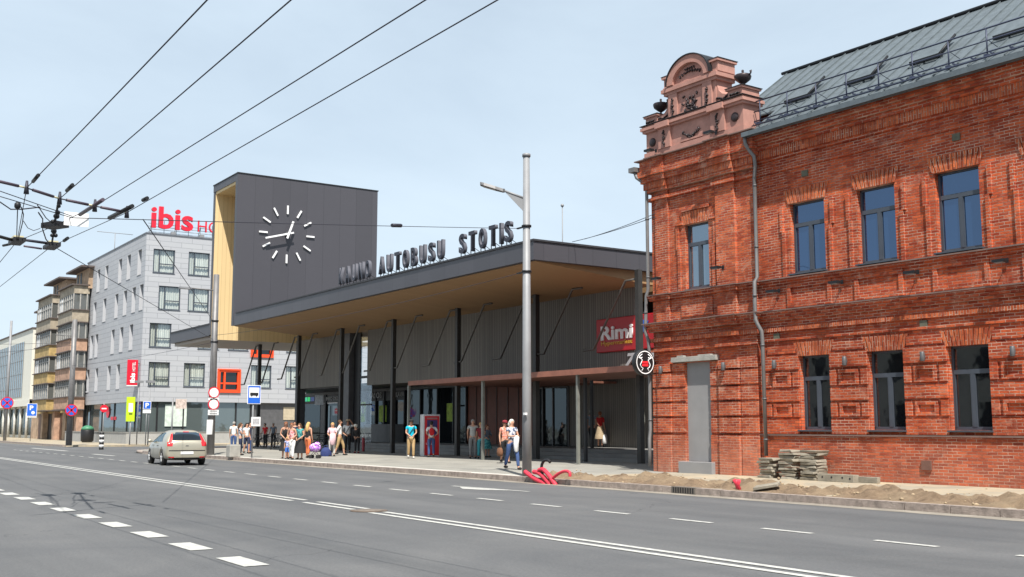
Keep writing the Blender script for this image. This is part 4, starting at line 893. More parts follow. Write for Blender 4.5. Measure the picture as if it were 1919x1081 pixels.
for (u0, u1, bi) in bays:
    by = 24.2; x0 = ony(u0, 650, by).x; x1 = ony(u1 - 9, 650, by).x
    zr = [(apz(620 + 65 * 0, (u0 + u1) / 2 - 0), 0)]
    storeys = [1.0 + 3.05 * k for k in range(1, 5)]
    for k, zf in enumerate(storeys):
        zf = 3.35 + 2.95 * k; pc = BE[1] if (bi == 1 and k < 3) else (BE[2] if k < 3 else BALC)
        q = MB(); q.box(x0, x1, by, ay, zf, zf + 1.15); q.build('balcony_parapet', pc, ap)
        q = MB(); q.box(x0 - .15, x1 + .15, by - .15, ay, zf + 1.15, zf + 1.25); q.box(x0 - .15, x1 + .12, by - .12, ay, zf - .1, zf); q.build('balcony_slab', ROOFB, ap)
        q = MB(); q.box(x0 + .1, x1 - .1, by + .12, ay, zf + 1.25, zf + 2.85); o = q.build('glazing', GL_OLD, ap)
        q = MB()
        n = 7
        for i in range(n + 1): xx = x0 + .05 + (x1 - x0 - .1) * i / n; q.box(xx - .06, xx + .06, by + .04, by + .12, zf + 1.25, zf + 2.85)
        q.box(x0 + .05, x1 - .05, by + .05, by + .12, zf + 2.3, zf + 2.38)
        for i in range(3): yy = by + .1 + i * .65; q.box(x1 - .1, x1 - .02, yy - .05, yy + .05, zf + 1.25, zf + 2.85)
        q.build('glazing_bars', OLDW, o)
        if random.random() < .7: q = MB(); q.box(x0 + .3, x0 + 1.9, by + .10, by + .14, zf + 1.3, zf + 2.7); q.build('curtain', WHITE, o)
    zt = 3.35 + 2.95 * 4
    q = MB(); q.box(x0, x1, by + .1, ay, zt - .08, zt + .75); q.build('roof_terrace', BALC, ap)
    q = MB(); q.box(x0 - .2, x1 + .2, by - .2, ay, zt + .75, zt + .87); q.build('balcony_slab', ROOFB, ap)
    # roof pavilion
    q = MB(); q.box(x0 + 1.2, x1 + .2, ay - .2, ay + 4, zt + .5, zt + 2.6); o = q.build('roof_pavilion', BE[0], ap)
    q = MB(); q.box(x0 + .3, x1 + .8, ay - 1.1, ay + 4.4, zt + 2.6, zt + 2.78); q.build('roof', ROOFB, o)
    for bxs in ((x0 + 1.8, x0 + 2.5, ay - .24, ay - .201), (x0 + 3.2, x0 + 3.9, ay - .24, ay - .201), (x1 + .201, x1 + .24, ay + .8, ay + 1.7)): q = MB(); q.box(*bxs, zt + 1.2, zt + 2.4); q.build('opening', BLACK, o)
    # ground floor piers
    for k in range(2): xx = x0 + .8 + k * (x1 - x0 - 1.6); q = MB(); q.box(xx - .5, xx + .5, ay - .6, ay, PZ, 3.2); q.build('pier', BE[2 if k else 0], ap)
for (u0, u1) in ((98, 106),):
    for k in range(4):
        zf = 3.35 + 2.95 * k; xm0, xm1 = ony(u0 - 7, 650, 25).x, ony(u1, 650, 25).x
        q = MB(); q.box(xm0, xm1, 24.6, ay, zf - .05, zf + .08); q.box(xm0, xm1, 24.6, 24.66, zf + .08, zf + .95); q.build('small_balcony', BALC if k > 1 else OLDW, ap)
        q = MB(); q.box(xm0 + .4, xm1 - .4, ay - .03, ay - .001, zf + .1, zf + 2.3); q.build('balcony_door', BLACK, ap)
for u in (147, 155):
    for k in range(4):
        zf = 3.35 + 2.95 * k; x = ony(u, 650, ay).x
        q = MB(); q.box(x - .7, x + .7, ay - .05, ay - .001, zf + .85, zf + 2.4); o = q.build('window', OLDW, ap); q = MB(); q.box(x - .6, x - .04, ay - .06, ay - .051, zf + .95, zf + 2.3); q.box(x + .04, x + .6, ay - .06, ay - .051, zf + .95, zf + 2.3); q.build('pane', GL_DARK, o)
        q = MB(); q.box(x - .8, x + .8, ay - .15, ay - .051, zf + .75, zf + .83); q.build('sill', ROOFB, o)
q = MB(); q.tube([(ony(143, 600, ay).x, ay - .1, 15.3), (ony(143, 600, ay).x, ay - .1, .3)], .07, 6); q.build('downpipe', OLDW, ap)
for u0, u1 in ((72, 82), (86, 96), (110, 116), (120, 128), (131, 138)):
    q = MB(); q.box(ony(u0, 800, ay).x, ony(u1, 800, ay).x, ay - .04, ay - .001, PZ, 3.0); q.build('shop_door', BLACK if u0 in (86, 120) else pm('brown_door', (.10, .05, .03), .6) if 'brown_door' not in MT else MT['brown_door'], ap)
q = MB(); q.box(ax0, ax1, ay - .12, ay - .001, 3.05, 3.3); q.build('string_course', BE[1], ap)
q = MB(); q.box(-118.9, -118.7, 24.9, 25.7, 14.2, 15.9); 
tag(q.build('small_red_sign', SIGNRED), 'small red sign high up where the hotel meets the beige house', 'sign')
# glass office block further on
gb = thing('office_building', 'white office block with a large mirrored glass front beyond the beige house', 'building')
gx0, gx1, gy = -230, -144.2, 25.6
q = MB(); q.box(gx0, gx1, gy, 45, 4.2, 13.6); q.box(gx0, gx1, gy + 1.2, 45, PZ, 4.2); q.box(gx0, gx1, gy - .05, 45, 4.1, 4.9); q.build('wall', pm('white_plaster', (.66, .65, .58), .8, var=.05), gb)
q = MB(); q.box(gx0, gx1 + .1, gy - .15, 45, 13.6, 13.75); q.build('roof', ROOFB, gb)
ge = ony(46, 650, gy).x
q = MB(); q.box(gx0, ge, gy - .04, gy - .005, 5.3, 12.3); cw = q.build('curtain_wall', GL_FACADE, gb)
q = MB(); x = ge
while x > gx0: q.box(x - .05, x + .05, gy - .10, gy - .045, 5.3, 12.3); x -= 1.35
for z in (6.4, 8.2, 9.9, 11.2): q.box(gx0, ge, gy - .08, gy - .045, z, z + .05)
q.build('mullions', GALV, cw)
q = MB(); 
for i in range(14): x = -147 - i * 4.2; q.tube([(x, gy + .3, PZ), (x, gy + .3, 4.1)], .16, 8)
tag(q.build('columns', pm('pale_col', (.55, .54, .5), .8), gb), kind='stuff')
q = MB(); q.box(gx0, gx1 - 1, gy + 1.15, gy + 1.2, .5, 3.9); q.build('shop_window', GL_DARK, gb)

# ================================================================== POLES, LAMPS, SIGNS
lp = thing('street_lamp', 'tall light-grey street lamp standing on the pavement in front of the station', 'street lamp', (-26.95, 18.62, 0))
q = MB(); q.tube([(0, 0, PZ), (0, 0, 2.6), (0, 0, 9.86)], [.145, .135, .102], 16); q.build('pole', GALV, lp); q = MB(); q.lathe([(.13, 9.85), (.13, 9.93), (.10, 9.95)], seg=16); q.build('cap', GALV, lp)
LD = Vector((-.55, -.75, 0)).normalized()     # arm points over the road
def alongarm(a, z, s=0): n = Vector((-LD.y, LD.x, 0)); p = LD * a + n * s; return (p.x, p.y, z)
q = MB(); q.tube([alongarm(.05, 8.55), alongarm(.75, 8.82)], .035, 8); q.add([alongarm(.1, 8.55, .012), alongarm(.1, 8.15, .012), alongarm(.7, 8.80, .012), alongarm(.1, 8.55, -.012), alongarm(.1, 8.15, -.012), alongarm(.7, 8.80, -.012)], [(0, 1, 2), (5, 4, 3), (0, 3, 4, 1), (1, 4, 5, 2)]); q.build('arm', GALV, lp)
q = MB(); hs0 = [(.66, .05, 8.80), (.72, .10, 8.80), (.95, .15, 8.87), (1.30, .16, 8.98), (1.42, .10, 9.02)]
vs = []
for a, w_, z in hs0: vs += [alongarm(a, z - .05, -w_), alongarm(a, z - .05, w_), alongarm(a, z + .045, w_ * .7), alongarm(a, z + .045, -w_ * .7)]
fs = [(0, 1, 2, 3), (16, 19, 18, 17)]
for i in range(4):
    for k in range(4): fs.append((i * 4 + k, i * 4 + (k + 1) % 4, (i + 1) * 4 + (k + 1) % 4, (i + 1) * 4 + k))
q.add(vs, fs); hd = q.build('lamp_head', DKGREY, lp)
q = MB(); q.add([alongarm(.95, 8.81, -.11), alongarm(1.33, 8.925, -.11), alongarm(1.33, 8.925, .11), alongarm(.95, 8.81, .11)], [(0, 1, 2, 3)]); q.build('lens', pm('lens_glass', (.5, .5, .48), .2), hd, fix=False)
for z in (7.68, 6.28):
    q = MB(); q.lathe([(.15, z - .03), (.15, z + .03)], seg=14); q.box(-.5, -.12, -.03, .03, z - .02, z + .02); q.build('clamp', DARKM, lp)
q = MB(); q.box(.10, .2, -.2, -.12, 1.95, 2.02); q.build('switch_box', WHITE, lp)
def pole(name, label, x, y, h, r0, r1, mat, cat='pole'):
    t = thing(name, label, cat, (x, y, 0)); q = MB(); q.tube([(0, 0, PZ), (0, 0, h)], [r0, r1], 12); q.build('pole', mat, t); return t
p1 = pole('trolley_pole', 'tall dark grey pole with traffic signs beside the silver-beige car', -55.9, 18.75, 9.55, .20, .15, PIPE)
TOCAM = math.atan2(-18.7, 55.9)
def disc(t, z, r_, mat, name, off=.22, th=.02, dirx=(1, 0)):
    q = MB(); q.lathe([(r_, 0), (r_, th)], seg=20); q.xf(Matrix.Translation((off, 0, z)) @ Matrix.Rotation(R(90), 4, 'Y')); return q.build(name, mat, t)
for z, r_ in ((3.35, .30), (2.75, .30)):
    d0 = disc(p1, z, r_, SIGNRED, 'round_sign'); disc(d0, z, r_ * .80, WHITE, 'face', .242, .006)
for z in (3.02, 2.4, 2.26):
    q = MB(); q.box(.22, .24, -.28, .28, z - .07, z + .06); o = q.build('sign_plate', WHITE, p1); q = MB(); q.box(.241, .245, -.2, .2, z - .02, z + .015); q.build('lettering', BLACK, o)
q = MB(); q.box(.16, .19, -.30, .02, 1.2, 1.95); q.build('notice', WHITE, p1)
q = MB(); q.tube([(0, 0, 8.7), (-.35, -.85, 8.78), (-.5, -1.2, 8.8)], .035, 6); q.build('arm', PIPE, p1)
q = MB(); q.box(-.75, -.45, -1.75, -1.15, 8.75, 8.85); q.build('lamp_head', GALV, p1)
for z in (7.1, 6.0):
    q = MB(); q.lathe([(.2, z - .03), (.2, z + .03)], seg=12); q.build('clamp', DARKM, p1)
p2 = pole('trolley_pole', 'tall dark grey pole with a blue no-stopping disc in front of the beige house', -89.6, 18.9, 9.9, .24, .18, PIPE)
def nostop(t, z, r_=.46, off=.30):
    a = disc(t, z, r_, SIGNRED, 'no_stopping_sign', off); disc(a, z, r_ * .82, BLUE, 'face', off + .022, .006)
    for s_ in (-1, 1): q = MB(); q.box(-.006, .006, -.06, .06, -r_ * .8, r_ * .8); q.xf(Matrix.Translation((off + .036, 0, z)) @ Matrix.Rotation(R(45 * s_), 4, 'X')); q.build('cross_bar', SIGNRED, a)
nostop(p2, 2.85)
q = MB(); q.tube([(0, 0, 8.6), (-.5, -1.3, 8.7)], .04, 6); q.build('arm', PIPE, p2)
p3 = pole('trolley_pole', 'far thin grey pole with a blue no-stopping disc at the left edge', ony(10, 800, 19.6).x, 19.6, 12.5, .17, .12, GALV); nostop(p3, 4.0, .62, .2)
p4 = onz(58, 833)
def psign(name, label, u, v, y, ztop, w_, h_, lower=None, sub=False):
    b = onz(u, v); x = ony(u, v, y).x; t = thing(name, label, 'sign', (x, y, 0))
    q = MB(); q.tube([(0, 0, PZ), (0, 0, ztop)], .035, 8); q.build('post', GALV, t)
    q = MB(); q.box(.04, .06, -w_ / 2, w_ / 2, ztop - h_, ztop); q.build('plate', WHITE, t); q = MB(); q.box(.061, .065, -w_ / 2 + .04, w_ / 2 - .04, ztop - h_ + .04 + (h_ * .0), ztop - .04); o = q.build('blue_field', BLUE, t)
    text_obj('letter', 'P', 1, .01, WHITE, t, (.075, -.5 * w_ * .45, ztop - (h_ * .5 if not sub else h_ * .52)), (R(90), 0, R(90)), bold=.03, hgt=h_ * .36 if sub else h_ * .62, wid=w_ * .36) if sub else text_obj('letter', 'P', 1, .01, WHITE, t, (.075, -.22 * w_, ztop - h_ * .8), (R(90), 0, R(90)), bold=.03, hgt=h_ * .6, wid=w_ * .45)
    if sub: q = MB(); q.lathe([(w_ * .17, 0), (w_ * .17, .01)], seg=14); q.xf(Matrix.Translation((.066, w_ * .12, ztop - h_ * .72)) @ Matrix.Rotation(R(90), 4, 'Y')); q.build('symbol', WHITE, t)
    if lower: q = MB(); q.box(.04, .06, -w_ / 2, w_ / 2, ztop - h_ - lower, ztop - h_ - .04); q.build('lower_plate', WHITE, t)
    return t
psign('parking_sign', 'large blue parking sign with white P beside the office block pillar', 57, 815, 21.0, 3.85, .95, 1.25, .12, True)
psign('parking_sign', 'small blue parking sign with white plate below in front of the hotel corner window', 273, 815, 24.0, 3.55, .62, .62, .3)
t = thing('lime_sign', 'tall lime-green box sign on a thin post in front of the hotel', 'sign', (ony(244, 800, 23.6).x, 23.6, 0))
q = MB(); q.tube([(0, 0, PZ), (0, 0, 2.2)], .05, 8); q.build('post', GALV, t); q = MB(); q.box(-.1, .1, -.36, .28, 2.0, 3.95); o = q.build('panel', LIME, t); q = MB(); q.box(.101, .11, -.22, .12, 2.75, 3.45); q.build('picture', WHITE, o); q = MB(); q.box(.101, .11, -.18, .1, 2.55, 2.65); q.build('lettering', BLACK, o)
t = thing('no_entry_sign', 'small round red sign on a pale post by the striped bollard', 'sign', (ony(193, 800, 23.0).x, 23.0, 0))
q = MB(); q.tube([(0, 0, PZ), (0, 0, 3.6)], .045, 8); q.build('post', GALV, t); o = disc(t, 3.1, .32, SIGNRED, 'disc', .06); q = MB(); q.box(.082, .09, -.2, .2, 3.05, 3.15); q.build('bar', WHITE, o)
for u, z in ((258, 5.1), (279, 5.0)):
    t = thing('floodlight_mast', 'slim mast with a grey floodlight %s' % ('beside the lime-green sign' if u == 258 else 'right of the small blue parking sign'), 'floodlight', (ony(u, 780, 24.2).x, 24.2, 0), group=None)
    q = MB(); q.tube([(0, 0, PZ), (0, 0, z)], .045, 8); q.build('mast', GALV, t); q = MB(); q.box(-.2, .25, -.3, .3, z, z + .18); q.build('head', GALV, t)
t = thing('shop_banner_post', 'grey post carrying a pale banner in front of the hotel window', 'sign', (ony(322, 800, 24.1).x, 24.1, 0))
q = MB(); q.tube([(0, 0, PZ), (0, 0, 3.7)], .06, 8); q.build('post', GALV, t); q = MB(); q.box(.05, .07, .2, 1.0, 2.9, 3.6); q.build('banner', pm('banner_pale', (.6, .5, .45), .7, var=.35, scale=6), t)
# striped bollard, bin
bp_ = ony(187.5, 842, 18.1); t = thing('striped_bollard', 'black and white striped bollard at the side street corner', 'bollard', (-79.6, 18.95, 0))
for k in range(7): q = MB(); q.lathe([(.16, .0 + k * .17), (.16, .17 + k * .17 - .002)], seg=12); q.build('stripe', BLACK if k % 2 == 0 else WHITE, t)
t = thing('waste_container', 'dark green-lidded waste container standing by the hotel terrace wall', 'waste container', (-104.5, 23.6, 0))
q = MB(); q.lathe([(.42, .18), (.55, .3), (.58, 1.25), (.55, 1.3)], seg=14); q.build('body', BLACK, t); q = MB(); q.lathe([(.58, 1.3), (.5, 1.5), (.25, 1.66), (.02, 1.7)], seg=14); q.build('lid', pm('green_lid', (.05, .20, .11), .5), t)
# bus stop sign
bs = onz(471.5, 858); t = thing('bus_stop_sign', 'blue and white bus stop sign on a thin post with a timetable box', 'sign', (bs.x, bs.y, 0)); zt = ony(474, 722, bs.y).z; zb = ony(474, 757, bs.y).z
q = MB(); q.tube([(0, 0, PZ), (0, 0, zt)], .04, 10); q.build('post', GALV, t); q = MB(); q.box(.05, .07, -.32, .34, zb, zt); q.build('plate', WHITE, t, bevel=.005)
q = MB(); q.box(.071, .076, -.29, .31, zb + .03, zb + .30); q.box(.071, .076, -.29, .31, zt - .10, zt - .03); q.box(.071, .076, -.29, -.24, zb + .30, zt - .1); q.box(.071, .076, .26, .31, zb + .3, zt - .1); q.build('blue_field', BLUE, t)
zc = (zb + zt) / 2 + .02
q = MB(); q.box(.077, .082, -.19, .21, zc - .06, zc + .07); q.build('bus_symbol', BLACK, t)
for yy in (-.11, .12): q = MB(); q.lathe([(.035, 0), (.035, .006)], seg=10); q.xf(Matrix.Translation((.077, yy, zc - .07)) @ Matrix.Rotation(R(90), 4, 'Y')); q.build('bus_symbol', BLACK, t)
q = MB(); q.box(.05, .12, -.1, .34, 1.62, 2.05); o = q.build('timetable', WHITE, t); q = MB(); q.box(.121, .124, -.04, .28, 1.7, 1.98); q.build('print', pm('print_grey', (.42, .42, .44), .7, var=.5, scale=30), o)
# concrete block, guard rail
cb_ = onz(432, 857); q = MB(); s0 = 0; q.box(-.22, .22, -.28, .28, 0, .60); o = q.build('concrete_block', CONC, None, bevel=.04); o.location = (cb_.x - .2, cb_.y + .2, PZ); o.rotation_euler = (0, 0, .1); tag(o, 'weathered concrete block on the pavement near the bus stop sign', 'block')
t = thing('bicycle_railing', 'dark metal railing on the pavement behind the concrete block', 'railing', (-66, 26.0, 0), R(96))
q = MB()
for k in range(5): q.tube([(k * 1.3, 0, PZ), (k * 1.3, 0, 1.15)], .025, 6)
q.tube([(0, 0, 1.15), (5.2, 0, 1.15)], .025, 6); q.tube([(0, 0, .75), (5.2, 0, .75)], .018, 6); q.build('rail', DARKM, t)
# ticket kiosk
kp = onz(797, 855); t = thing('ticket_kiosk', 'bright red ticket machine cabinet with white sides in front of the station', 'ticket machine', (kp.x, kp.y + .25, 0), R(74))
q = MB(); q.box(-.42, .42, -.36, .36, PZ, 2.20); q.build('cabinet', pm('kiosk_white', (.6, .6, .6), .45), t, bevel=.02)
q = MB(); q.box(-.36, .38, -.375, -.361, PZ + .06, 2.12); o = q.build('front_panel', RED, t); q = MB(); q.box(-.24, .28, -.390, -.376, 1.15, 1.92); q.build('screen', pm('screen_blue', (.06, .05, .16), .2), o)
q = MB(); q.box(-.24, .28, -.385, -.376, 1.97, 2.04); q.build('strip', pm('grey_strip', (.4, .2, .2), .5), o)
text_obj('lettering', 'Lietuva', 1, .004, WHITE, o, (-.28, -.38, .72), (R(90), 0, 0), bold=.01, hgt=.09, wid=.42)
# red post by the entrance
rp0 = onz(681, 840); t = thing('red_post', 'short red fire hydrant post near the station entrance', 'post', (rp0.x + 8, 29.2, 0)); t.location = (ony(681, 830, 28.9).x, 28.9, 0)
q = MB(); q.lathe([(.10, 0), (.085, .05), (.085, .75), (.06, .8)], (0, 0, PZ), 12); q.build('body', pm('dark_red', (.30, .02, .03), .5), t); q = MB(); q.ball((0, 0, PZ + .86), .07); q.build('head', WHITE, t)
# paving slab stacks
STM = pm('slab_concrete', (.25, .225, .18), .95, var=.25, scale=4, bump=.4)
for si, (u, n, nm, yo) in enumerate(((1445, 7, 'leftmost', 24.0), (1485, 10, 'middle', 24.0), (1525, 10, 'rightmost', 23.95))):
    x = ony(u, 890, yo).x; z = PZ
    for k in range(n):
        h_ = .072; q = MB(); wx = .27 + random.uniform(-.03, .03); q.box(-wx, wx, -.25, .25, 0, h_)
        for i in range(8): q.v[i] = (q.v[i][0] + random.uniform(-.03, .03), q.v[i][1] + random.uniform(-.03, .03), q.v[i][2] + random.uniform(-.005, .005))
        o = q.build('paving_slab', STM, None, bevel=.012); o.location = (x + random.uniform(-.05, .05), yo + random.uniform(-.04, .04), z); o.rotation_euler = (random.uniform(-.02, .02), random.uniform(-.03, .03), random.uniform(-.2, .2)); z += h_ + .011
        tag(o, ('chipped grey paving slab lying in the %s of the three stacks by the brick wall' % nm) if k < n - 1 else ('topmost chipped paving slab on the %s of the three stacks by the brick wall' % nm), 'paving slab', ('slabs in the %s stack by the brick wall' % nm) if k < n - 1 else None)
bx_ = ony(1578, 900, 23.75); t = thing('hollow_block', 'long grey hollow concrete block lying right of the slab stacks', 'block', (bx_.x - .1, 23.75, PZ), R(2))
q = MB(); q.box(-.62, .55, -.12, .12, 0, .2); q.build('body', STM, t, bevel=.01)
for (a, b) in ((-.45, .12), (-.15, .12), (.2, .12), (.44, .1)): q = MB(); q.lathe([(.028, 0), (.028, .004)], seg=8); q.xf(Matrix.Translation((a, -.121, b)) @ Matrix.Rotation(R(90), 4, 'X')); q.build('hole', BLACK, t)
q = MB(); q.box(-.2, .75, .14, .26, 0, .16); o = q.build('kerb_piece', STM, None, bevel=.01); o.location = (bx_.x + .3, 23.72, PZ); tag(o, 'short grey concrete kerb piece lying behind the hollow block', 'kerb piece')
q = MB(); q.box(-.28, .28, -.16, .16, 0, .07); o = q.build('loose_slab', STM, None, bevel=.012); sp = onz(1438, 922); o.location = (sp.x, sp.y, PZ + .10); o.rotation_euler = (.12, -.18, .5); tag(o, 'tilted dark slab lying on the dug soil strip', 'slab')
# corrugated red ducts and black duct
DR = pm('duct_red', (.62, .04, .07), .5, var=.12, scale=25); 
def duct(name, pts, r_, mat, label):
    P = [Vector(p) for p in pts]; fine = []
    for i in range(len(P) - 1):
        p0 = P[max(i - 1, 0)]; p1 = P[i]; p2 = P[i + 1]; p3 = P[min(i + 2, len(P) - 1)]
        for k in range(14):
            t = k / 14; fine.append(.5 * ((2 * p1) + (p2 - p0) * t + (2 * p0 - 5 * p1 + 4 * p2 - p3) * t * t + (3 * p1 - p0 - 3 * p2 + p3) * t ** 3))
    fine.append(P[-1]); q = MB(); q.tube(fine, [r_ * (1 + .09 * (i % 2)) for i in range(len(fine))], 9); return tag(q.build(name, mat), label, 'pipe')
def dp(u, v, y=18.2): p = ony(u, v, y); return (p.x, p.y, p.z)
duct('red_duct', [dp(984, 884, 18.2), dp(992, 890, 18.2), dp(1004, 898, 18.2), dp(1017, 904, 18.2), dp(1024, 909, 18.2)], .062, DR, 'leftmost red corrugated duct leaning towards the lamp post')
duct('red_duct', [dp(1000, 884, 18.2), dp(1009, 886), dp(1018, 893), dp(1026, 902), dp(1032, 909)], .062, DR, 'red corrugated duct in the middle of the bunch rising from the soil')
duct('red_duct', [dp(1010, 881, 18.2), dp(1018, 880, 18.2), dp(1028, 890, 18.2), dp(1038, 904, 18.2), dp(1042, 910, 18.2)], .062, DR, 'tallest looped red corrugated duct at the bunch centre')
duct('red_duct', [dp(1068, 893, 18.2), dp(1067, 885, 18.2), dp(1058, 883, 18.2), dp(1046, 888, 18.2), dp(1034, 898, 18.2), dp(1028, 908, 18.2)], .042, DR, 'thin red corrugated duct curling out to the right')
duct('black_duct', [dp(1021, 906, 18.2), dp(1017, 890, 18.2), dp(1015, 874, 18.2), dp(1019, 864, 18.2), dp(1026, 862, 18.2), dp(1031, 866, 18.2)], .04, BLACK, 'black bent duct standing above the bunch of red ducts')
for k, u in enumerate((1385, 1391, 1397)):
    b_ = Vector((ony(u, 920, 18.85).x + (0, .03, .08)[k], 18.85 - .12 * k, 0)); q = MB(); q.tube([(b_.x, b_.y, .10), (b_.x - .05, b_.y - .03, .27), (b_.x - .10 + .06 * k, b_.y - .06, .38)], .042, 10); tag(q.build('duct_stub', DR), ('left', 'middle', 'right')[k] + ' short red duct stub of three sticking out of the soil strip', 'pipe')
# gutter drain
dx = onz(1225, 928, .0); t = thing('gutter_drain', 'small black iron drain grate set in the kerb', 'drain', (dx.x, 18.30, 0))
q = MB(); q.box(-.42, .42, -.02, .19, .01, .163); q.build('frame', pm('iron', (.16, .14, .12), .8), t)
for k in range(9): q = MB(); q.box(-.36 + k * .085, -.32 + k * .085, -.026, -.02, .02, .15); q.build('slot', BLACK, t)

# ================================================================== OVERHEAD WIRES
WZ = 5.5; KK = (WZ - CAM_Z) / (6 - CAM_Z)
def wp(u, v, z=WZ): p = onz(u, v, z); return p
def wire(name, pts, r_, label, cat='wire', mat=WIREM, group=None, seg=6, parent=None):
    q = MB(); q.tube(pts, r_, seg); o = q.build(name, mat, parent)
    if label: tag(o, label, cat, group)
    return o
def ext(a, b, x): t = (x - a.x) / (b.x - a.x); return a + (b - a) * t
A0, A1 = wp(388, 0), wp(50, 352); B0, B1 = wp(545, 0), wp(112, 372); C0_, C1_ = wp(797, 0), wp(178, 386); D0, D1 = wp(932, 0), wp(238, 398)
H1, H2 = wp(32, 452), wp(97, 461)
wire('trolley_wire', [ext(A0, A1, 6), A1, H1, wp(0, 491), ext(H1, wp(0, 491), -120)], .0075, 'leftmost of the four trolley wires running out of the top of the picture', 'trolley wire')
wire('trolley_wire', [ext(B0, B1, 6), B1, H2, wp(0, 537), ext(H2, wp(0, 537), -120)], .0075, 'second from left of the four trolley wires', 'trolley wire')
wire('trolley_wire', [ext(C0_, C1_, 6), C1_, wp(100, 424), H1], .0075, 'third from left of the four trolley wires', 'trolley wire')
wire('trolley_wire', [ext(D0, D1, 6), D1, H2], .0075, 'rightmost of the four trolley wires', 'trolley wire')
sw = thing('wire_crossing', 'trolley wire crossing gear with purple insulator rods and black switch boxes', 'wire crossing')
def seg_(name, a, b, r_, mat): q = MB(); q.tube([a, b], r_, 7); return q.build(name, mat, sw)
SP = [wp(-30, 333), A1, B1, C1_, D1, wp(268, 411)]
for i in range(4):
    a, b = SP[i], SP[i + 1]; seg_('insulator_rod', a.lerp(b, .18), a.lerp(b, .80), .026, PURPLE); seg_('link', a, b, .012, WIREM); seg_('cream_insulator', a.lerp(b, .80), a.lerp(b, .95), .016, YINS)
for i, p in enumerate(SP[1:5]): q = MB(); q.tube([p + Vector((0, 0, -.10)), p + Vector((0, 0, .12))], [.045, .02], 7); q.build('hanger', WIREM, sw)
for a, b, t0, t1 in ((C0_, C1_, .905, 1.0), (D0, D1, .90, 1.0)): pass
seg_('section_runner', wp(150, 402), wp(193, 374), .035, PURPLE); seg_('section_runner', wp(205, 408), wp(248, 386), .04, DARKM); seg_('runner_clip', wp(268, 375), wp(276, 371), .035, DARKM)
seg_('wire_clip', wp(62, 340), wp(72, 328), .03, DARKM); seg_('wire_clip', wp(125, 357), wp(136, 346), .03, DARKM); seg_('wire_clip', wp(120, 451), wp(127, 446), .035, DARKM)
for H in (H1, H2):
    q = MB(); q.box(-.34, .34, -.12, .12, -.04, .04); o = q.build('switch_box', BLACK, sw); o.location = H; q = MB(); q.box(-.16, .22, -.10, .09, .041, .09); o2 = q.build('insulator_block', YINS, o)
seg_('link', H1 + Vector((0, 0, .05)), H2 + Vector((0, 0, .05)), .03, WIREM); seg_('link', wp(45, 461), wp(78, 466), .022, PURPLE); seg_('link', wp(-20, 438), H1, .035, BLACK); seg_('link', wp(6, 460), wp(20, 457), .028, BLACK)
# vertical-looking chain of hangers between crossing and switch
ch = [wp(112, 372), wp(107, 395), wp(104, 412), wp(101, 425), wp(100, 440), H2]
q = MB(); q.tube([p + Vector((0, 0, .05)) for p in ch], .022, 6); q.build('hanger_chain', DARKM, sw)
for (u, v, s_) in ((106, 405, .06), (108, 398, .05), (99, 415, .045), (104, 441, .05), (98, 441, .045), (101, 433, .06), (110, 386, .04)):
    q = MB(); q.ball(wp(u, v), s_, s_, s_ * .9, seg=7, rings=5); q.build('hanger_bolt', DARKM, sw)
q = MB(); q.box(-.24, .24, -.14, .14, -.04, .06); o = q.build('switch_box', BLACK, sw); o.location = wp(103, 423); o.rotation_euler = (0, 0, R(25))
q = MB(); s_ = wp(143, 411); q.box(-.008, .008, -.22, .22, -.13, .13); o = q.build('signal_plate', WHITE, sw); o.location = s_
q = MB(); q.lathe([(.03, -.06), (.055, -.03), (.055, .03), (.03, .06)], seg=10); o = q.build('pulley', DARKM, sw); o.location = wp(33, 385)
wire('feeder', [wp(33, 390), wp(31, 450)], .01, None, parent=sw)
wire('feeder', [wp(40, 388), wp(44, 402), wp(42, 418), wp(34, 450)], .01, None, parent=sw)
wire('feeder', [wp(-5, 375), wp(20, 392), wp(40, 392), wp(75, 388)], .012, None, parent=sw)
wire('feeder', [wp(44, 414), wp(52, 427), wp(63, 432), wp(75, 428)], .007, None, parent=sw)
wire('feeder', [wp(72, 398), wp(80, 410), wp(80, 430), wp(86, 448), wp(92, 456)], .012, None, parent=sw)
wire('feeder', [wp(70, 384), wp(78, 396), wp(86, 408), wp(94, 415)], .009, None, parent=sw)
zt = ony(968, 427, 18.5); zl = 7.68
def along(a, b, n=10, sag=.0): a = Vector(a); b = Vector(b); return [a.lerp(b, i / n) - Vector((0, 0, sag * 4 * (i / n) * (1 - i / n))) for i in range(n + 1)]
pL = (-27.4, 18.62, 7.68)
wire('span_wire', along(wp(0, 368), wp(135, 408), 4) + along(wp(150, 408), pL, 12, .02)[1:], .008, 'long nearly level span wire ending at the street lamp clamp', 'wire')
q = MB(); q.tube(along(Vector(wp(150, 408)).lerp(Vector(pL), .60), Vector(wp(150, 408)).lerp(Vector(pL), .625), 2), .05, 6); tag(q.build('wire_insulator', WIREM), 'small dark insulator on the span wire between the clock tower and lamp', 'insulator')
wire('span_wire', along((-27.2, 18.62, 6.28), (-55.9, 18.8, 6.35), 14, .25), .009, 'thin span wire from the lower lamp clamp to the sign pole', 'wire')
a_ = wp(268, 411); wire('span_wire', along(a_, (-55.9, 18.6, 7.15), 8), .010, 'thin wire from the crossing down to the pole with traffic signs', 'wire')
a_ = wp(108, 466); wire('span_wire', along(a_, (-55.9, 18.7, 6.1), 8), .010, 'lower wire from the switch box to the pole with traffic signs', 'wire')
a_ = wp(0, 358); wire('span_wire', along(a_, wp(135, 405), 6), .008, 'thin upper guy wire crossing in front of the insulator rods', 'wire')
wire('span_wire', along((-89.6, 18.9, 8.1), (-89.6, 4.5, 7.4), 6, .1), .012, 'span wire across the road from the pole with the no-stopping disc', 'wire')
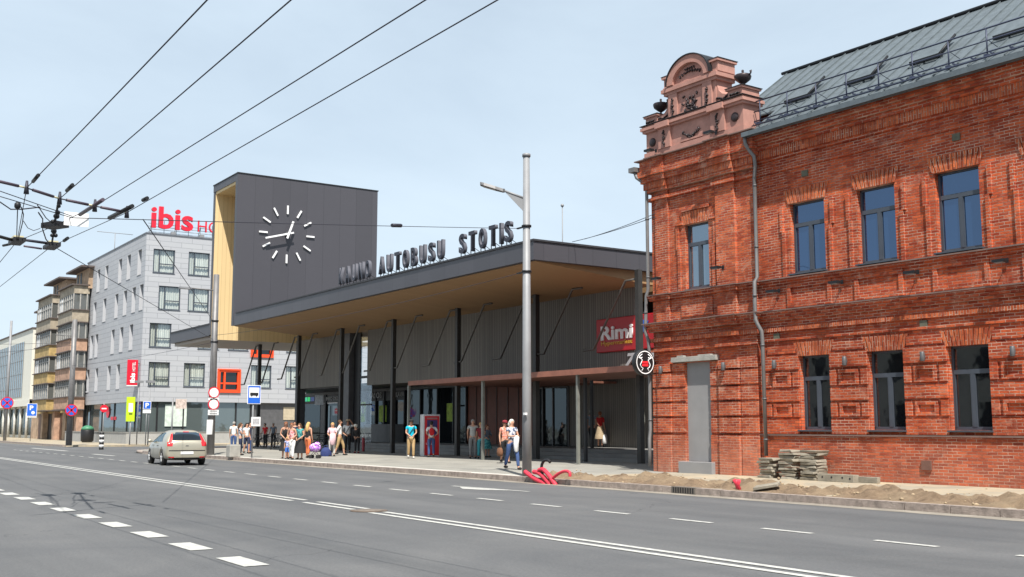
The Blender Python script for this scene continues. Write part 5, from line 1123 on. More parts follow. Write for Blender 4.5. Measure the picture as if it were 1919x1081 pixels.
wire('span_wire', along((-89.6, 18.9, 7.9), (-150, -2, 7.4), 6, .1), .014, 'far span wire from the no-stopping pole to the left edge', 'wire')
wire('span_wire', along((-55.9, 18.8, 6.0), (-89.6, 18.8, 6.3), 8, .15), .010, 'low wire linking the two tall dark poles', 'wire')
wire('cable', along((-33.6, 26, 8.95), ony(1228, 400, 24.2), 8, .05), .012, 'upper thin cable from the station roof to the brick building corner', 'cable')
wire('cable', along((-34.4, 26, 8.95), ony(1228, 406, 24.2), 8, .05), .012, 'lower thin cable from the station roof to the brick building corner', 'cable')

# ================================================================== SILVER-BEIGE HATCHBACK
car = thing('parked_car', 'silver-beige hatchback driving away along the road with red tail lights', 'car', (-46.15, 14.3, 0), R(180 - 5)); car.name = 'hatchback_car'
# local: +x = forward, y across, z up. length 4.26, width 1.77, height 1.46
BODY = pm('car_champagne', (.44, .41, .325), .32, .45, var=.03, coat=.6)
def hull():
    # stations: x, half width at sill, half width at belt, z bottom, z belt, half width of roof, z top
    S = [(-.78, .72, .70, .36, .72, .60, .80), (-.76, .80, .78, .26, .86, .66, .96), (-.64, .85, .83, .24, .93, .66, 1.10), (-.48, .87, .86, .22, .97, .58, 1.36), (-.30, .88, .87, .20, .98, .57, 1.44),
         (.3, .885, .88, .19, .96, .57, 1.465), (.9, .885, .88, .19, .94, .57, 1.46), (1.5, .885, .88, .19, .93, .56, 1.40), (2.0, .88, .87, .19, .92, .58, 1.20), (2.45, .88, .86, .20, .90, .64, .985), (2.9, .86, .84, .21, .83, .62, .90), (3.25, .80, .78, .23, .72, .56, .79), (3.44, .66, .62, .30, .60, .45, .66), (3.48, .60, .55, .36, .52, .40, .58)]
    q = MB(); vs = []; n = 16
    for (x, a, b, z0, zb, c, zt) in S:
        half = [(a * .86, z0), (a, z0 + .10), (a * 1.01, (z0 + zb) / 2), (b, zb), (b * .5 + c * .5 + .035, zb * .45 + zt * .55), (c + .03, zt - .07), (c - .10, zt - .008), (c * .4, zt + .01)]
        ring = half + [(-y, z) for y, z in half[::-1]]
        vs += [(x, y, z) for y, z in ring]
    fs = [tuple(range(n))[::-1], tuple(range((len(S) - 1) * n, len(S) * n))]
    for i in range(len(S) - 1):
        for k in range(n): k2 = (k + 1) % n; fs.append((i * n + k, i * n + k2, (i + 1) * n + k2, (i + 1) * n + k))
    q.add(vs, fs, 0, True); return q, S
hq, HS = hull(); body = hq.build('body', BODY, car)
ss = body.modifiers.new('s', 'SUBSURF'); ss.levels = 2; ss.render_levels = 2
WXR, WXF = 0.0, 2.61
cutm = MB()
for x in (WXR, WXF):
    for s_ in (-1, 1): k = MB(); k.lathe([(.37, -.26), (.37, .26)], seg=28); k.xf(Matrix.Translation((x, s_ * .80, .32)) @ Matrix.Rotation(R(90), 4, 'X')); cutm.add(k.v, k.f)
cut = cutm.build('cut', BLACK); cut.parent = car
bo = body.modifiers.new('b', 'BOOLEAN'); bo.object = cut; bo.operation = 'DIFFERENCE'; bo.solver = 'EXACT'
dg = bpy.context.evaluated_depsgraph_get(); me2 = bpy.data.meshes.new_from_object(body.evaluated_get(dg)); body.modifiers.clear(); body.data = me2
for p in me2.polygons: p.use_smooth = True
bpy.data.objects.remove(cut)
# panels (glass, lamps) are laid on the hull by casting onto it
from mathutils.bvhtree import BVHTree
bm = bmesh.new(); bm.from_mesh(me2); bmesh.ops.triangulate(bm, faces=bm.faces); tree = BVHTree.FromBMesh(bm); bm.free()
def decal(name, poly, axis, mat, parent=body, off=.006, n=6, thick=.004):
    """poly: 4 corner (a,b) points; axis '+y','-y','-x': cast direction source side"""
    q = MB(); vs = []
    for j in range(n + 1):
        for i in range(n + 1):
            u_, v_ = i / n, j / n
            a = (1 - v_) * ((1 - u_) * Vector(poly[0]) + u_ * Vector(poly[1])) + v_ * ((1 - u_) * Vector(poly[3]) + u_ * Vector(poly[2]))
            if axis == '-x': o_, d_ = Vector((-3, a[0], a[1])), Vector((1, 0, 0))
            elif axis == '+x': o_, d_ = Vector((6, a[0], a[1])), Vector((-1, 0, 0))
            else: s_ = 1 if axis == '+y' else -1; o_, d_ = Vector((a[0], 3 * s_, a[1])), Vector((0, -s_, 0))
            h = tree.ray_cast(o_, d_)[0]
            if h is None: h = o_ + d_ * (2.3 if 'x' in axis else 2.3)
            vs.append(h - d_ * off)
    q.add(vs, [(j * (n + 1) + i, j * (n + 1) + i + 1, (j + 1) * (n + 1) + i + 1, (j + 1) * (n + 1) + i) for j in range(n) for i in range(n)], 0, True)
    return q.build(name, mat, parent, fix=False)
for sd_ in ('+y', '-y'):
    decal('side_window', [(.02, .985), (.62, .97), (.60, 1.36), (.25, 1.34)], sd_, GL_CAR, car); decal('side_window', [(.70, .97), (1.38, .96), (1.30, 1.33), (.68, 1.37)], sd_, GL_CAR, car)
    decal('side_window', [(1.45, .95), (2.18, .95), (1.70, 1.20), (1.38, 1.32)], sd_, GL_CAR, car)
    decal('door_seam', [(.66, .28), (.672, .28), (.672, .95), (.66, .95)], sd_, BLACK, car, .003); decal('door_seam', [(1.62, .28), (1.632, .28), (1.632, .93), (1.62, .93)], sd_, BLACK, car, .003)
    decal('sill_trim', [(.40, .20), (2.22, .20), (2.22, .28), (.40, .28)], sd_, BLACK, car)
    q = MB(); s_ = 1 if sd_ == '+y' else -1; q.ball((1.95, s_ * .99, 1.0), .07, .10, .075, seg=10); q.tube([(1.95, s_ * .86, .96), (1.95, s_ * .95, .98)], .025, 6); q.build('wing_mirror', BODY, car)
    for x in (.72, 1.68): q = MB(); q.box(x, x + .18, s_ * .885, s_ * .905, .80, .83); q.build('door_handle', DKGREY, car)
decal('rear_window', [(-.60, 1.04), (.60, 1.04), (.52, 1.37), (-.52, 1.37)], '-x', GL_CAR, car, n=10)
decal('boot_seam', [(-.74, .60), (.74, .60), (.74, .635), (-.74, .635)], '-x', BLACK, car, .008, n=10)
TAIL = pm('tail_light_red', (.60, .015, .02), .2, coat=.8); TAILW = pm('tail_light_pale', (.65, .35, .3), .2, coat=.8)
for s_ in (-1, 1):
    decal('tail_light', [(s_ * .60, .80), (s_ * .80, .80), (s_ * .795, .97), (s_ * .57, .97)], '-x', TAIL, car, .01); decal('tail_light', [(s_ * .60, .97), (s_ * .74, .97), (s_ * .585, 1.36), (s_ * .535, 1.36)], '-x', TAIL, car, .012)
    decal('reflector', [(s_ * .52, .32), (s_ * .74, .32), (s_ * .74, .37), (s_ * .52, .37)], '-x', TAIL, car, .01)
decal('number_plate', [(-.26, .47), (.26, .47), (.26, .58), (-.26, .58)], '-x', WHITE, car, .02, n=2)
decal('bumper_lip', [(-.66, .26), (.66, .26), (.7, .33), (-.7, .33)], '-x', BLACK, car, .008, n=8)
decal('brake_light', [(-.12, 1.375), (.12, 1.375), (.12, 1.40), (-.12, 1.40)], '-x', TAIL, car, .012, n=2); decal('badge', [(-.06, .80), (.06, .80), (.06, .83), (-.06, .83)], '-x', DKGREY, car, .012, n=2)
decal('windscreen', [(-.62, 1.0), (.62, 1.0), (.50, 1.36), (-.50, 1.36)], '+x', GL_CAR, car, n=8)
for x in (WXR, WXF):
    for s_ in (-1, 1):
        q = MB(); q.lathe([(.20, -.10), (.29, -.10), (.315, -.07), (.315, .07), (.29, .10), (.20, .10)], seg=28); q.xf(Matrix.Translation((x, s_ * .78, .315)) @ Matrix.Rotation(R(90), 4, 'X')); wh = q.build('wheel', RUBBER, car)
        q = MB(); q.lathe([(.205, -.085), (.205, .085)], seg=24)
        q.xf(Matrix.Translation((x, s_ * .78, .315)) @ Matrix.Rotation(R(90), 4, 'X')); rim = q.build('rim', GALV, wh)
        q = MB()
        for k in range(5): a = 2 * math.pi * k / 5; q.box(-.03, .03, -.012, .012, .03, .19); q.xf(Matrix.Rotation(2 * math.pi / 5, 4, 'Y'))
        q.xf(Matrix.Translation((x, s_ * .875, .315))); q.build('spokes', WHITE, wh)

# ================================================================== PEOPLE
SKIN = pm('skin', (.50, .27, .18), .55, var=.06); SKIN2 = pm('skin_tanned', (.38, .19, .12), .55, var=.06)
EYE = pm('eye_dark', (.02, .015, .01), .3); LIP = pm('lips', (.38, .10, .08), .5)
CL = {}
def cloth(name, c, pat=0, c2=None):
    if name in CL: return CL[name]
    if pat:
        m, nt, b = newmat('cloth_' + name); t = nd(nt, 'ShaderNodeTexCoord'); v = nd(nt, 'ShaderNodeTexNoise', Scale=float(pat), Detail=1.0); nt.links.new(t.outputs['Object'], v.inputs['Vector'])
        nt.links.new(ramp(nt, v.outputs['Fac'], .46, .54, c, c2), b.inputs['Base Color']); b.inputs['Roughness'].default_value = .85
    else: m = pm('cloth_' + name, c, .85, var=.14, scale=6, bump=.25, bscale=14)
    CL[name] = m; return m
def skinned(verts, edges, radii, sub=1):
    me = bpy.data.meshes.new('k'); me.from_pydata(verts, edges, []); ob = bpy.data.objects.new('k', me); COL.objects.link(ob)
    ob.modifiers.new('s', 'SKIN'); m2 = ob.modifiers.new('u', 'SUBSURF'); m2.levels = sub; m2.render_levels = sub
    if not me.skin_vertices: me.attributes
    sv = me.skin_vertices[0].data
    for i, r_ in enumerate(radii): sv[i].radius = r_ if isinstance(r_, tuple) else (r_, r_); sv[i].use_root = (i == 0)
    ob.modifiers['s'].use_smooth_shade = True
    dg = bpy.context.evaluated_depsgraph_get(); out = bpy.data.meshes.new_from_object(ob.evaluated_get(dg)); bpy.data.objects.remove(ob); bpy.data.meshes.remove(me)
    vs = [tuple(v.co) for v in out.vertices]; fs = [tuple(p.vertices) for p in out.polygons]; bpy.data.meshes.remove(out); return vs, fs
ARM = {'down': ((.22, .03, 1.13), (.235, -.05, .88)), 'front': ((.235, -.01, 1.14), (.07, -.21, 1.0)), 'hip': ((.32, .08, 1.15), (.19, -.08, 1.03)), 'phone': ((.2, -.10, 1.15), (.09, -.28, 1.30)),
       'fold': ((.22, -.07, 1.15), (-.04, -.21, 1.14)), 'reach': ((.22, -.18, 1.2), (.20, -.42, 1.12)), 'up': ((.30, -.10, 1.42), (.14, -.16, 1.64)), 'fwd': ((.22, -.04, 1.13), (.22, -.24, 1.0)), 'back': ((.23, .14, 1.15), (.22, .18, .92))}
def lerp3(a, b, t): return tuple(a[i] + (b[i] - a[i]) * t for i in range(3))
def person(label, u, v, H, face, arms=('down', 'down'), stride=0.0, top='white', sleeve=.5, bottom='jeans', leg=1.0, skirt=None, hair='brown', hlen=0, hat=None, lean=0, female=False, glasses=False, strap=None, backpack=None, bag=None, shoes='dark', z=PZ, y=None, skin=SKIN, child=False, pack_col=None, topz=None, seat=False, pos=None, tot=None, headturn=0):
    """face: direction looked at, degrees in the world (0 = +x); feet at pixel (u, v) on the ground"""
    if pos is None: pos = onz(u, v, z) if y is None else ony(u, v, y)
    t = thing('person', label, 'person', (pos[0], pos[1], z), R(face + 90)); k = H / 1.72
    if child: hk = 1.35
    else: hk = 1.0
    t.scale = (k, k, k)
    sw = .165 if female else .185; hw = .095
    lr = R(lean)
    def L(p):   # lean the trunk forward about the hips
        x, y_, z_ = p
        if z_ <= .93 or not lean: return p
        dy, dz = y_, z_ - .93
        return (x, dy * math.cos(lr) - dz * math.sin(lr), .93 + dy * math.sin(lr) + dz * math.cos(lr))
    legs = {}
    for s_ in (1, -1):
        st_ = stride * s_ / 2
        if seat: kn = (s_ * .13, -.42, .62); an = (s_ * .13, -.40, .2)
        else:
            kn = (s_ * .10, -st_ * .62 - (.05 if st_ else .01), .49); an = (s_ * .105, -st_, .085 + (.05 if st_ < -.05 else 0))
        legs[s_] = ((s_ * hw, 0, .90), kn, an)
    armj = {}
    for s_, pn in ((1, arms[0]), (-1, arms[1])):
        e, w_ = ARM[pn]; sh = (s_ * sw, .01, 1.40); armj[s_] = (L(sh), L((s_ * e[0], e[1], e[2])), L((s_ * w_[0], w_[1], w_[2])))
    # --- continuous body
    V = [(0, 0, .95), L((0, 0, 1.08)), L((0, .005, 1.28)), L((0, .01, 1.41)), L((0, .0, 1.485)), L((0, -.015, 1.535)), L((0, -.012, 1.60 if not child else 1.62)), L((0, -.005, 1.665 if not child else 1.70))]
    Rr = [(.13, .10), (.115, .09), (.135, .10), (.085, .07), (.052, .052), (.062 * hk, .066 * hk), (.076 * hk, .088 * hk), (.055 * hk, .065 * hk)]; E_ = [(i, i + 1) for i in range(7)]
    for s_ in (1, -1):
        h_, kn, an = legs[s_]; b = len(V); V += [h_, lerp3(h_, kn, .5), kn, lerp3(kn, an, .4), an, (an[0] + s_ * .015, an[1] - .11, max(.04, an[2] - .045))]; Rr += [.085, .078, .055, .052, .038, (.036, .026)]
        E_ += [(0, b), (b, b + 1), (b + 1, b + 2), (b + 2, b + 3), (b + 3, b + 4), (b + 4, b + 5)]
    for s_ in (1, -1):
        sh, el, wr = armj[s_]; b = len(V); d = (Vector(wr) - Vector(el)).normalized(); palm = tuple(Vector(wr) + d * .055); V += [sh, el, wr, palm]; Rr += [.052, .038, .026, (.034, .020)]; E_ += [(3, b), (b, b + 1), (b + 1, b + 2), (b + 2, b + 3)]
    vs, fs = skinned(V, E_, Rr); q = MB(); q.add(vs, fs, 0, True)
    for s_ in (1, -1):    # five fingers curling from the palm
        sh, el, wr = armj[s_]; d = (Vector(wr) - Vector(el)).normalized(); side = d.cross(Vector((0, 0, 1))) if abs(d.z) < .8 else Vector((0, 1, 0)); side = side.normalized(); curl = d.cross(side).normalized() * (.5 if d.z < -.5 else -.5)
        if d.z < -.5: curl = Vector((-s_, 0, 0)) * .5
        pm_ = Vector(wr) + d * .075
        for i, ln in enumerate((.062, .072, .068, .052)):
            o_ = pm_ + side * ((i - 1.5) * .017); q.tube([o_, o_ + d * ln * .5, o_ + d * ln * .85 + curl * ln * .45], [.0085, .008, .0065], 5)
        o_ = Vector(wr) + d * .035 + side * -.028; q.tube([o_, o_ + d * .03 - side * .02, o_ + d * .055 - side * .018 + curl * .02], [.010, .009, .007], 5)
    hc = Vector(V[6]); 
    q.ball(hc + Vector((0, -.088 * hk, -.005)), .013, .020, .024, seg=6, rings=4)      # nose
    for s_ in (1, -1): q.ball(hc + Vector((s_ * .078 * hk, .012, -.005)), .010, .02, .03, seg=6, rings=4)
    for s_ in (1, -1): q.ball(hc + Vector((s_ * .031 * hk, -.078 * hk, .018)), .011, .008, .008, m=1, seg=6, rings=4)
    q.ball(hc + Vector((0, -.076 * hk, -.048)), .024, .010, .007, m=2, seg=6, rings=4)
    bd = q.build('body', [skin, EYE, LIP], t, fix=False)
    # --- clothes
    tc_ = cloth(*TOPS[top]) if top in TOPS else CL[top]; lo = .90 if not skirt else .96
    if tot: pass
    V = [(0, 0, lo), L((0, 0, 1.06)), L((0, .005, 1.27)), L((0, .01, 1.395)), L((0, .005, 1.445))]; g = .022
    Rr = [(.155, .125), (.135 if female else .148, .112), (.158, .125), (.115, .09), (.066, .066)]; E_ = [(i, i + 1) for i in range(4)]
    if sleeve > 0:
        for s_ in (1, -1):
            sh, el, wr = armj[s_]; b = len(V); V.append(sh); Rr.append(.067); E_.append((3, b))
            if sleeve <= 1: V.append(lerp3(sh, el, sleeve)); Rr.append(.056); E_.append((b, b + 1))
            else: V += [el, lerp3(el, wr, min(.97, sleeve - 1))]; Rr += [.053, .040]; E_ += [(b, b + 1), (b + 1, b + 2)]
    vs, fs = skinned(V, E_, Rr); q = MB(); q.add(vs, fs, 0, True); q.build('top', tc_, t, fix=False)
    bc_ = cloth(*TOPS[bottom])
    if skirt:
        q = MB(); zb = skirt; fl = .20 + (.9 - zb) * .12
        q.lathe([(.135, 1.0), (.16, .93), (.175, .84), (fl, zb + .15), (fl + .02, zb)], seg=18, sy=.82)
        for i, vv in enumerate(q.v):
            a = math.atan2(vv[1], vv[0]); r_ = 1 + .05 * math.sin(a * 7) * max(0, (.95 - vv[2])); q.v[i] = (vv[0] * r_, vv[1] * r_, vv[2])
        q.build('skirt', bc_, t, fix=False)
    else:
        V = [(0, 0, .95), (0, 0, 1.0)]; Rr = [(.148, .118), (.14, .11)]; E_ = [(0, 1)]
        for s_ in (1, -1):
            h_, kn, an = legs[s_]; b = len(V); V += [h_, lerp3(h_, kn, .5)]; Rr += [.104, .096]; E_ += [(0, b), (b, b + 1)]
            if leg <= .6: V.append(lerp3(h_, kn, .95)); Rr.append(.085); E_.append((b + 1, b + 2))
            else: V += [kn, lerp3(kn, an, min(1, (leg - .5) * 1.96))]; Rr += [.074, .060]; E_ += [(b + 1, b + 2), (b + 2, b + 3)]
        vs, fs = skinned(V, E_, Rr); q = MB(); q.add(vs, fs, 0, True); q.build('trousers', bc_, t, fix=False)
    for s_ in (1, -1):
        an = legs[s_][2]; q = MB(); q.ball((an[0] + s_ * .01, an[1] - .06, max(.045, an[2] - .04)), .048, .135, .048, seg=10, rings=6); q.build('shoe', cloth(*TOPS[shoes]), t)
    # --- hair, hat
    if hair:
        hm = cloth(*TOPS[hair]); q = MB(); q.ball(hc + Vector((0, .022, .028)), .092 * hk, .098 * hk, .098 * hk, seg=14, rings=9)
        for i in range(len(q.v)):
            x, y_, z_ = q.v[i]; rel = Vector((x, y_, z_)) - hc
            if rel.y < -.02 and rel.z < .05: q.v[i] = (x * .9, hc.y - .02 + rel.y * .1, z_)
        if hlen: s0 = len(q.v); q.tube([hc + Vector((0, .06, .03)), hc + Vector((0, .105, -.08)), hc + Vector((0, .13, -.08 - hlen * .6)), hc + Vector((0, .13, -.08 - hlen))], [.08, .092, .085, .04], 10)
        q.build('hair', hm, t, fix=False)
    if hat:
        q = MB(); kind, hcolr = hat; top_ = hc + Vector((0, .01, .05))
        if kind == 'cap': q.lathe([(.102, -.01), (.104, .04), (.085, .085), (.02, .10)], tuple(top_), 14); q.add([top_ + Vector(p) for p in ((-.07, -.08, .0), (.07, -.08, .0), (.05, -.19, -.01), (-.05, -.19, -.01), (-.07, -.08, .014), (.07, -.08, .014), (.05, -.19, .0), (-.05, -.19, .0))], [(3, 2, 1, 0), (4, 5, 6, 7), (0, 1, 5, 4), (1, 2, 6, 5), (2, 3, 7, 6), (3, 0, 4, 7)])
        elif kind == 'brim': q.lathe([(.17, .0), (.175, .008), (.108, .02), (.10, .09), (.03, .105)], tuple(top_), 18)
        else: q.lathe([(.112, -.03), (.116, .03), (.10, .085), (.03, .115)], tuple(top_), 14)
        q.build('hat', cloth(*TOPS[hcolr]), t)
    if glasses: q = MB(); q.box(hc.x - .066, hc.x + .066, hc.y - .098 * hk, hc.y - .082 * hk, hc.z + .003, hc.z + .033); q.build('sunglasses', BLACK, t)
    if strap: q = MB(); a, b = L((.12, -.125, 1.40)), L((-.15, -.13, .98)); a2, b2 = L((.12, .12, 1.40)), L((-.16, .12, .98)); q.tube([a, b], .016, 5); q.tube([a2, b2], .016, 5); q.tube([a, L((.13, 0, 1.46)), a2], .016, 5); q.build('strap', cloth(*TOPS[strap]), t)
    if backpack:
        q = MB(); q.ball(L((0, .20, 1.22)), .14, .10, .19, seg=12, rings=8); q.box(-.09, .09, .27, .31, 1.06, 1.2); o = q.build('backpack', cloth(*TOPS[backpack]), None, fix=False)
        # carried thing: its own top-level object
        o.location = t.location; o.rotation_euler = t.rotation_euler; o.scale = t.scale; tag(o, pack_col or 'backpack carried on a back', 'backpack')
    if bag:
        s_, nm, mat_, w_, h_, lab = bag; wr = Vector(armj[s_][2]); d = Vector((0, 0, -1)); o_ = wr + Vector((0, 0, -.09))
        q = MB(); zc = o_.z - .16 - h_ / 2
        q.lathe([(w_ * .30, -h_ / 2), (w_ * .5, -h_ * .35), (w_ * .52, 0), (w_ * .42, h_ * .35), (w_ * .30, h_ / 2)], (o_.x, o_.y, zc), 12, sx=.55)
        for i, vv in enumerate(q.v): q.v[i] = (vv[0] + random.uniform(-.008, .008), vv[1] + random.uniform(-.008, .008), vv[2] + random.uniform(-.008, .008))
        for e in (-1, 1): q.tube([(o_.x, o_.y + e * w_ * .28, zc + h_ / 2 - .02), (o_.x, o_.y + e * .05, o_.z), (o_.x, o_.y, o_.z + .01)], .009, 5)
        o = q.build(nm, cloth(*TOPS[mat_]), None, fix=False); o.location = t.location; o.rotation_euler = t.rotation_euler; o.scale = t.scale; tag(o, lab, 'bag')
    return t
TOPS = {'white': ('white', (.74, .74, .74)), 'offwhite': ('offwhite', (.6, .58, .54)), 'dots': ('dots', (.75, .75, .78), 22, (.10, .10, .16)), 'jeans': ('jeans', (.045, .085, .21)), 'navy': ('navy', (.018, .025, .06)), 'black': ('black', (.014, .014, .016)),
        'teal': ('teal', (.02, .36, .42)), 'cyan': ('cyan', (.0, .42, .60)), 'khaki': ('khaki', (.40, .27, .13)), 'pinkfloral': ('pinkfloral', (.72, .50, .50), 16, (.48, .09, .11)), 'palepink': ('palepink', (.72, .50, .55)), 'greyshirt': ('greyshirt', (.42, .42, .40)), 'greytr': ('greytr', (.20, .20, .20)),
        'red': ('red', (.55, .015, .02)), 'darkred': ('darkred', (.22, .02, .03)), 'bluegrey': ('bluegrey', (.20, .26, .42)), 'orange': ('orange', (.60, .16, .06)), 'coral': ('coral', (.75, .40, .34), 20, (.60, .17, .10)), 'blueshort': ('blueshort', (.05, .16, .55)), 'stripeblue': ('stripeblue', (.6, .62, .75), 18, (.10, .14, .40)),
        'brown': ('brown', (.09, .045, .02)), 'blond': ('blond', (.55, .36, .14)), 'whitehair': ('whitehair', (.72, .68, .60)), 'grey': ('grey', (.30, .29, .27)), 'dark': ('dark', (.02, .017, .016)), 'blackhair': ('blackhair', (.02, .015, .014)), 'redhair': ('redhair', (.24, .09, .04)), 'skinshoe': ('skinshoe', (.42, .24, .16)), 'leather': ('leather', (.16, .07, .035)),
        'purple': ('purple', (.32, .10, .52)), 'plaid': ('plaid', (.35, .06, .13), 14, (.12, .08, .22)), 'beige': ('beige', (.40, .31, .20)), 'tealtr': ('tealtr', (.05, .34, .38)), 'teshirt': ('teshirt', (.10, .40, .38), 10, (.02, .16, .20)), 'darkblue': ('darkblue', (.02, .035, .13)), 'bluewhite': ('bluewhite', (.62, .63, .68), 9, (.09, .12, .20)), 'greyblue': ('greyblue', (.15, .18, .22))}
CAMF = -34    # facing the camera
person('man in white T-shirt and jeans behind the woman in the patterned top', 437, 846, 1.75, 150, top='white', bottom='jeans', hair='grey')
person('woman in dotted top and dark trousers with folded arms left of the bus stop', 450, 853, 1.66, 60, ('fold', 'fold'), top='dots', bottom='navy', hair='brown', hlen=.12, female=True, sleeve=.6)
person('woman in white top and dark shorts right beside the bus stop post', 461, 850, 1.66, 20, ('down', 'fwd'), top='white', bottom='navy', leg=.55, hair='blackhair', hlen=.15, female=True, stride=.2)
person('man in red top sitting among the bicycles in the shade', 497, 838, 1.7, -60, ('fwd', 'fwd'), top='red', bottom='black', hair='blackhair', seat=False, lean=8)
person('woman in black vest with sunglasses on her head bending over the toddler', 534, 859, 1.70, -20, ('front', 'front'), top='black', sleeve=0, bottom='black', skirt=.35, hair='redhair', hlen=.1, female=True, glasses=True, lean=12, strap='black')
person('toddler in blue shorts and striped shirt standing at the feet of the woman in black', 538, 860, .98, -25, ('front', 'down'), top='stripeblue', bottom='blueshort', leg=.55, hair='blond', child=True)
person('woman in sleeveless pink patterned top, sunglasses and white trousers leaning to the toddler', 547, 861, 1.64, -50, ('front', 'front'), top='pinkfloral', sleeve=0, bottom='white', hair='redhair', female=True, glasses=True, lean=9, stride=.25)
person('woman in turquoise scarf top and dark skirt looking down', 562, 861, 1.62, -60, ('front', 'front'), top='teshirt', sleeve=.3, bottom='black', skirt=.30, hair='brown', hlen=.06, female=True, lean=8)
person('woman with long blond hair in black top and orange trousers seen from behind', 576, 858, 1.68, 120, ('front', 'down'), top='black', sleeve=0, bottom='orange', leg=.95, hair='blond', hlen=.26, female=True, lean=4, stride=.2)
person('dark-haired man partly hidden behind the woman in black vest', 551, 848, 1.76, -30, top='navy', bottom='black', hair='blackhair', sleeve=1.9)
person('man in blue-grey shirt in the shade turning away near the entrance', 587, 834, 1.78, 160, ('hip', 'fwd'), top='bluegrey', bottom='navy', hair='grey', sleeve=.6, z=PZ)
person('woman in reddish checked shirt in the shade by the parked bicycles', 602, 835, 1.72, 20, ('reach', 'reach'), top='plaid', bottom='greytr', hair='redhair', female=True, sleeve=1.6)
person('dark-clothed man in the shade behind the woman with the pink shawl', 635, 834, 1.75, -30, ('fold', 'fold'), top='greyblue', bottom='black', hair='brown', sleeve=1.9)
person('woman in white trousers carrying a pale pink shawl over her arm', 622, 855, 1.66, -30, ('fold', 'front'), top='palepink', sleeve=.9, bottom='offwhite', hair='blond', hlen=.04, female=True)
person('man in white shirt and khaki shorts with a shoulder strap walking away to the right', 636, 853, 1.80, 60, ('fwd', 'back'), top='white', sleeve=.9, bottom='khaki', leg=.75, hair='brown', stride=.42, strap='dark')
person('man in black trousers and white sun hat lifting a hand to his face', 651, 848, 1.84, -20, ('up', 'hip'), top='white', sleeve=.8, bottom='black', hair='dark', hat=('brim', 'beige'), skin=SKIN2, strap='black')
person('old woman all in black with white hair stooping over her hands', 669, 849, 1.62, -50, ('front', 'front'), top='black', sleeve=1.8, bottom='black', hair='whitehair', hat=('beret', 'whitehair'), lean=24, female=True, shoes='darkred')
person('person in dark red jacket bending in the shade beside the red post', 686, 838, 1.5, 30, ('reach', 'fwd'), top='darkred', sleeve=1.8, bottom='black', hair='brown', lean=18)
person('man in turquoise T-shirt, black cap and beige trousers beside the red ticket machine', 770, 859, 1.78, -25, ('front', 'front'), top='cyan', bottom='khaki', hair='dark', hat=('cap', 'black'), stride=.16, strap='dark', shoes='offwhite')
person('man in white shirt and jeans with a red backpack facing the ticket machine', 808, 857, 1.72, 155, ('front', 'hip'), top='white', sleeve=.7, bottom='jeans', hair='dark', stride=.2, backpack='red', pack_col='bright red backpack on the man at the ticket machine')
person('older man in light grey shirt and grey trousers standing with hands behind him', 886, 859, 1.80, -30, ('back', 'back'), top='greyshirt', bottom='greytr', hair='grey')
person('woman in dark red top and turquoise trousers half hidden by a slim post', 901, 859, 1.66, -30, ('phone', 'down'), top='darkred', bottom='tealtr', hair='blond', female=True)
person('person in pale jacket and patterned skirt in the shade right of the slim post', 913, 857, 1.55, 10, ('fold', 'fwd'), top='greyblue', sleeve=1.6, bottom='teshirt', skirt=.45, hair='redhair', female=True)
person('woman in coral patterned top and red cap carrying a brown bag beside the lamp post', 946, 868, 1.70, -10, ('down', 'down'), top='coral', bottom='black', leg=.7, hair='brown', hat=('cap', 'darkred'), female=True, stride=.3, glasses=True, bag=(-1, 'handbag', 'leather', .40, .34, 'large brown leather handbag hanging beside the woman in coral'), skin=SKIN)
person('white-haired woman in blue and white top holding a white bundle by the lamp', 959, 880, 1.72, 0, ('fold', 'fold'), top='bluewhite', bottom='jeans', hair='whitehair', female=True, stride=.5, hlen=.02)
person('man in grey shirt walking away in the shade of the porch', 1109, 839, 1.82, 110, ('down', 'fwd'), top='greyblue', bottom='black', leg=.7, hair='grey', stride=.3, z=PLZ)
person('person in bright red jacket walking away with bags under the porch', 1125, 838, 1.74, 110, ('down', 'down'), top='red', sleeve=.9, bottom='beige', skirt=.4, hair='redhair', z=PLZ, bag=(-1, 'plastic_bag', 'white', .34, .46, 'white plastic carrier bag held by the person in red'))
person('dark-haired woman behind the bus stop post with her arm raised', 467, 849, 1.72, 30, ('up', 'down'), top='navy', bottom='jeans', hair='blackhair', hlen=.1, female=True)
person('man in dark jacket standing by the entrance in the shade behind the blond woman', 571, 834, 1.74, 40, ('fwd', 'down'), top='black', sleeve=1.8, bottom='greytr', hair='brown')
person('woman in plum top in the shade beside the man in the blue-grey shirt', 595, 832, 1.64, -10, ('fold', 'down'), top='darkred', bottom='black', hair='dark', female=True)
person('man in pale grey shirt half hidden in the shade above the blue travel bag', 611, 833, 1.80, 100, ('down', 'down'), top='greyshirt', bottom='black', hair='dark')
person('person in black jacket in the shade behind the man with the white sun hat', 660, 833, 1.78, 20, ('fwd', 'down'), top='black', sleeve=1.8, bottom='navy', hair='dark')
person('cyclist in dark clothes standing over a bicycle beside the man in red', 512, 838, 1.74, -40, ('fwd', 'fwd'), top='greyblue', bottom='black', hair='grey', lean=10)
# white bundle over the woman's arm
wb = onz(961, 880); q = MB(); q.lathe([(.03, .60), (.07, .66), (.09, .9), (.10, 1.10), (.04, 1.16)], (0, 0, 0), 12, sx=.7)
for i, vv in enumerate(q.v): q.v[i] = (vv[0] + random.uniform(-.02, .02), vv[1] + random.uniform(-.02, .02), vv[2])
o = q.build('cloth_bundle', CL['white'], None, fix=False); o.location = (wb.x + .22, wb.y + .0, PZ); tag(o, 'white cloth bundle held against the hip of the white-haired woman', 'bundle')
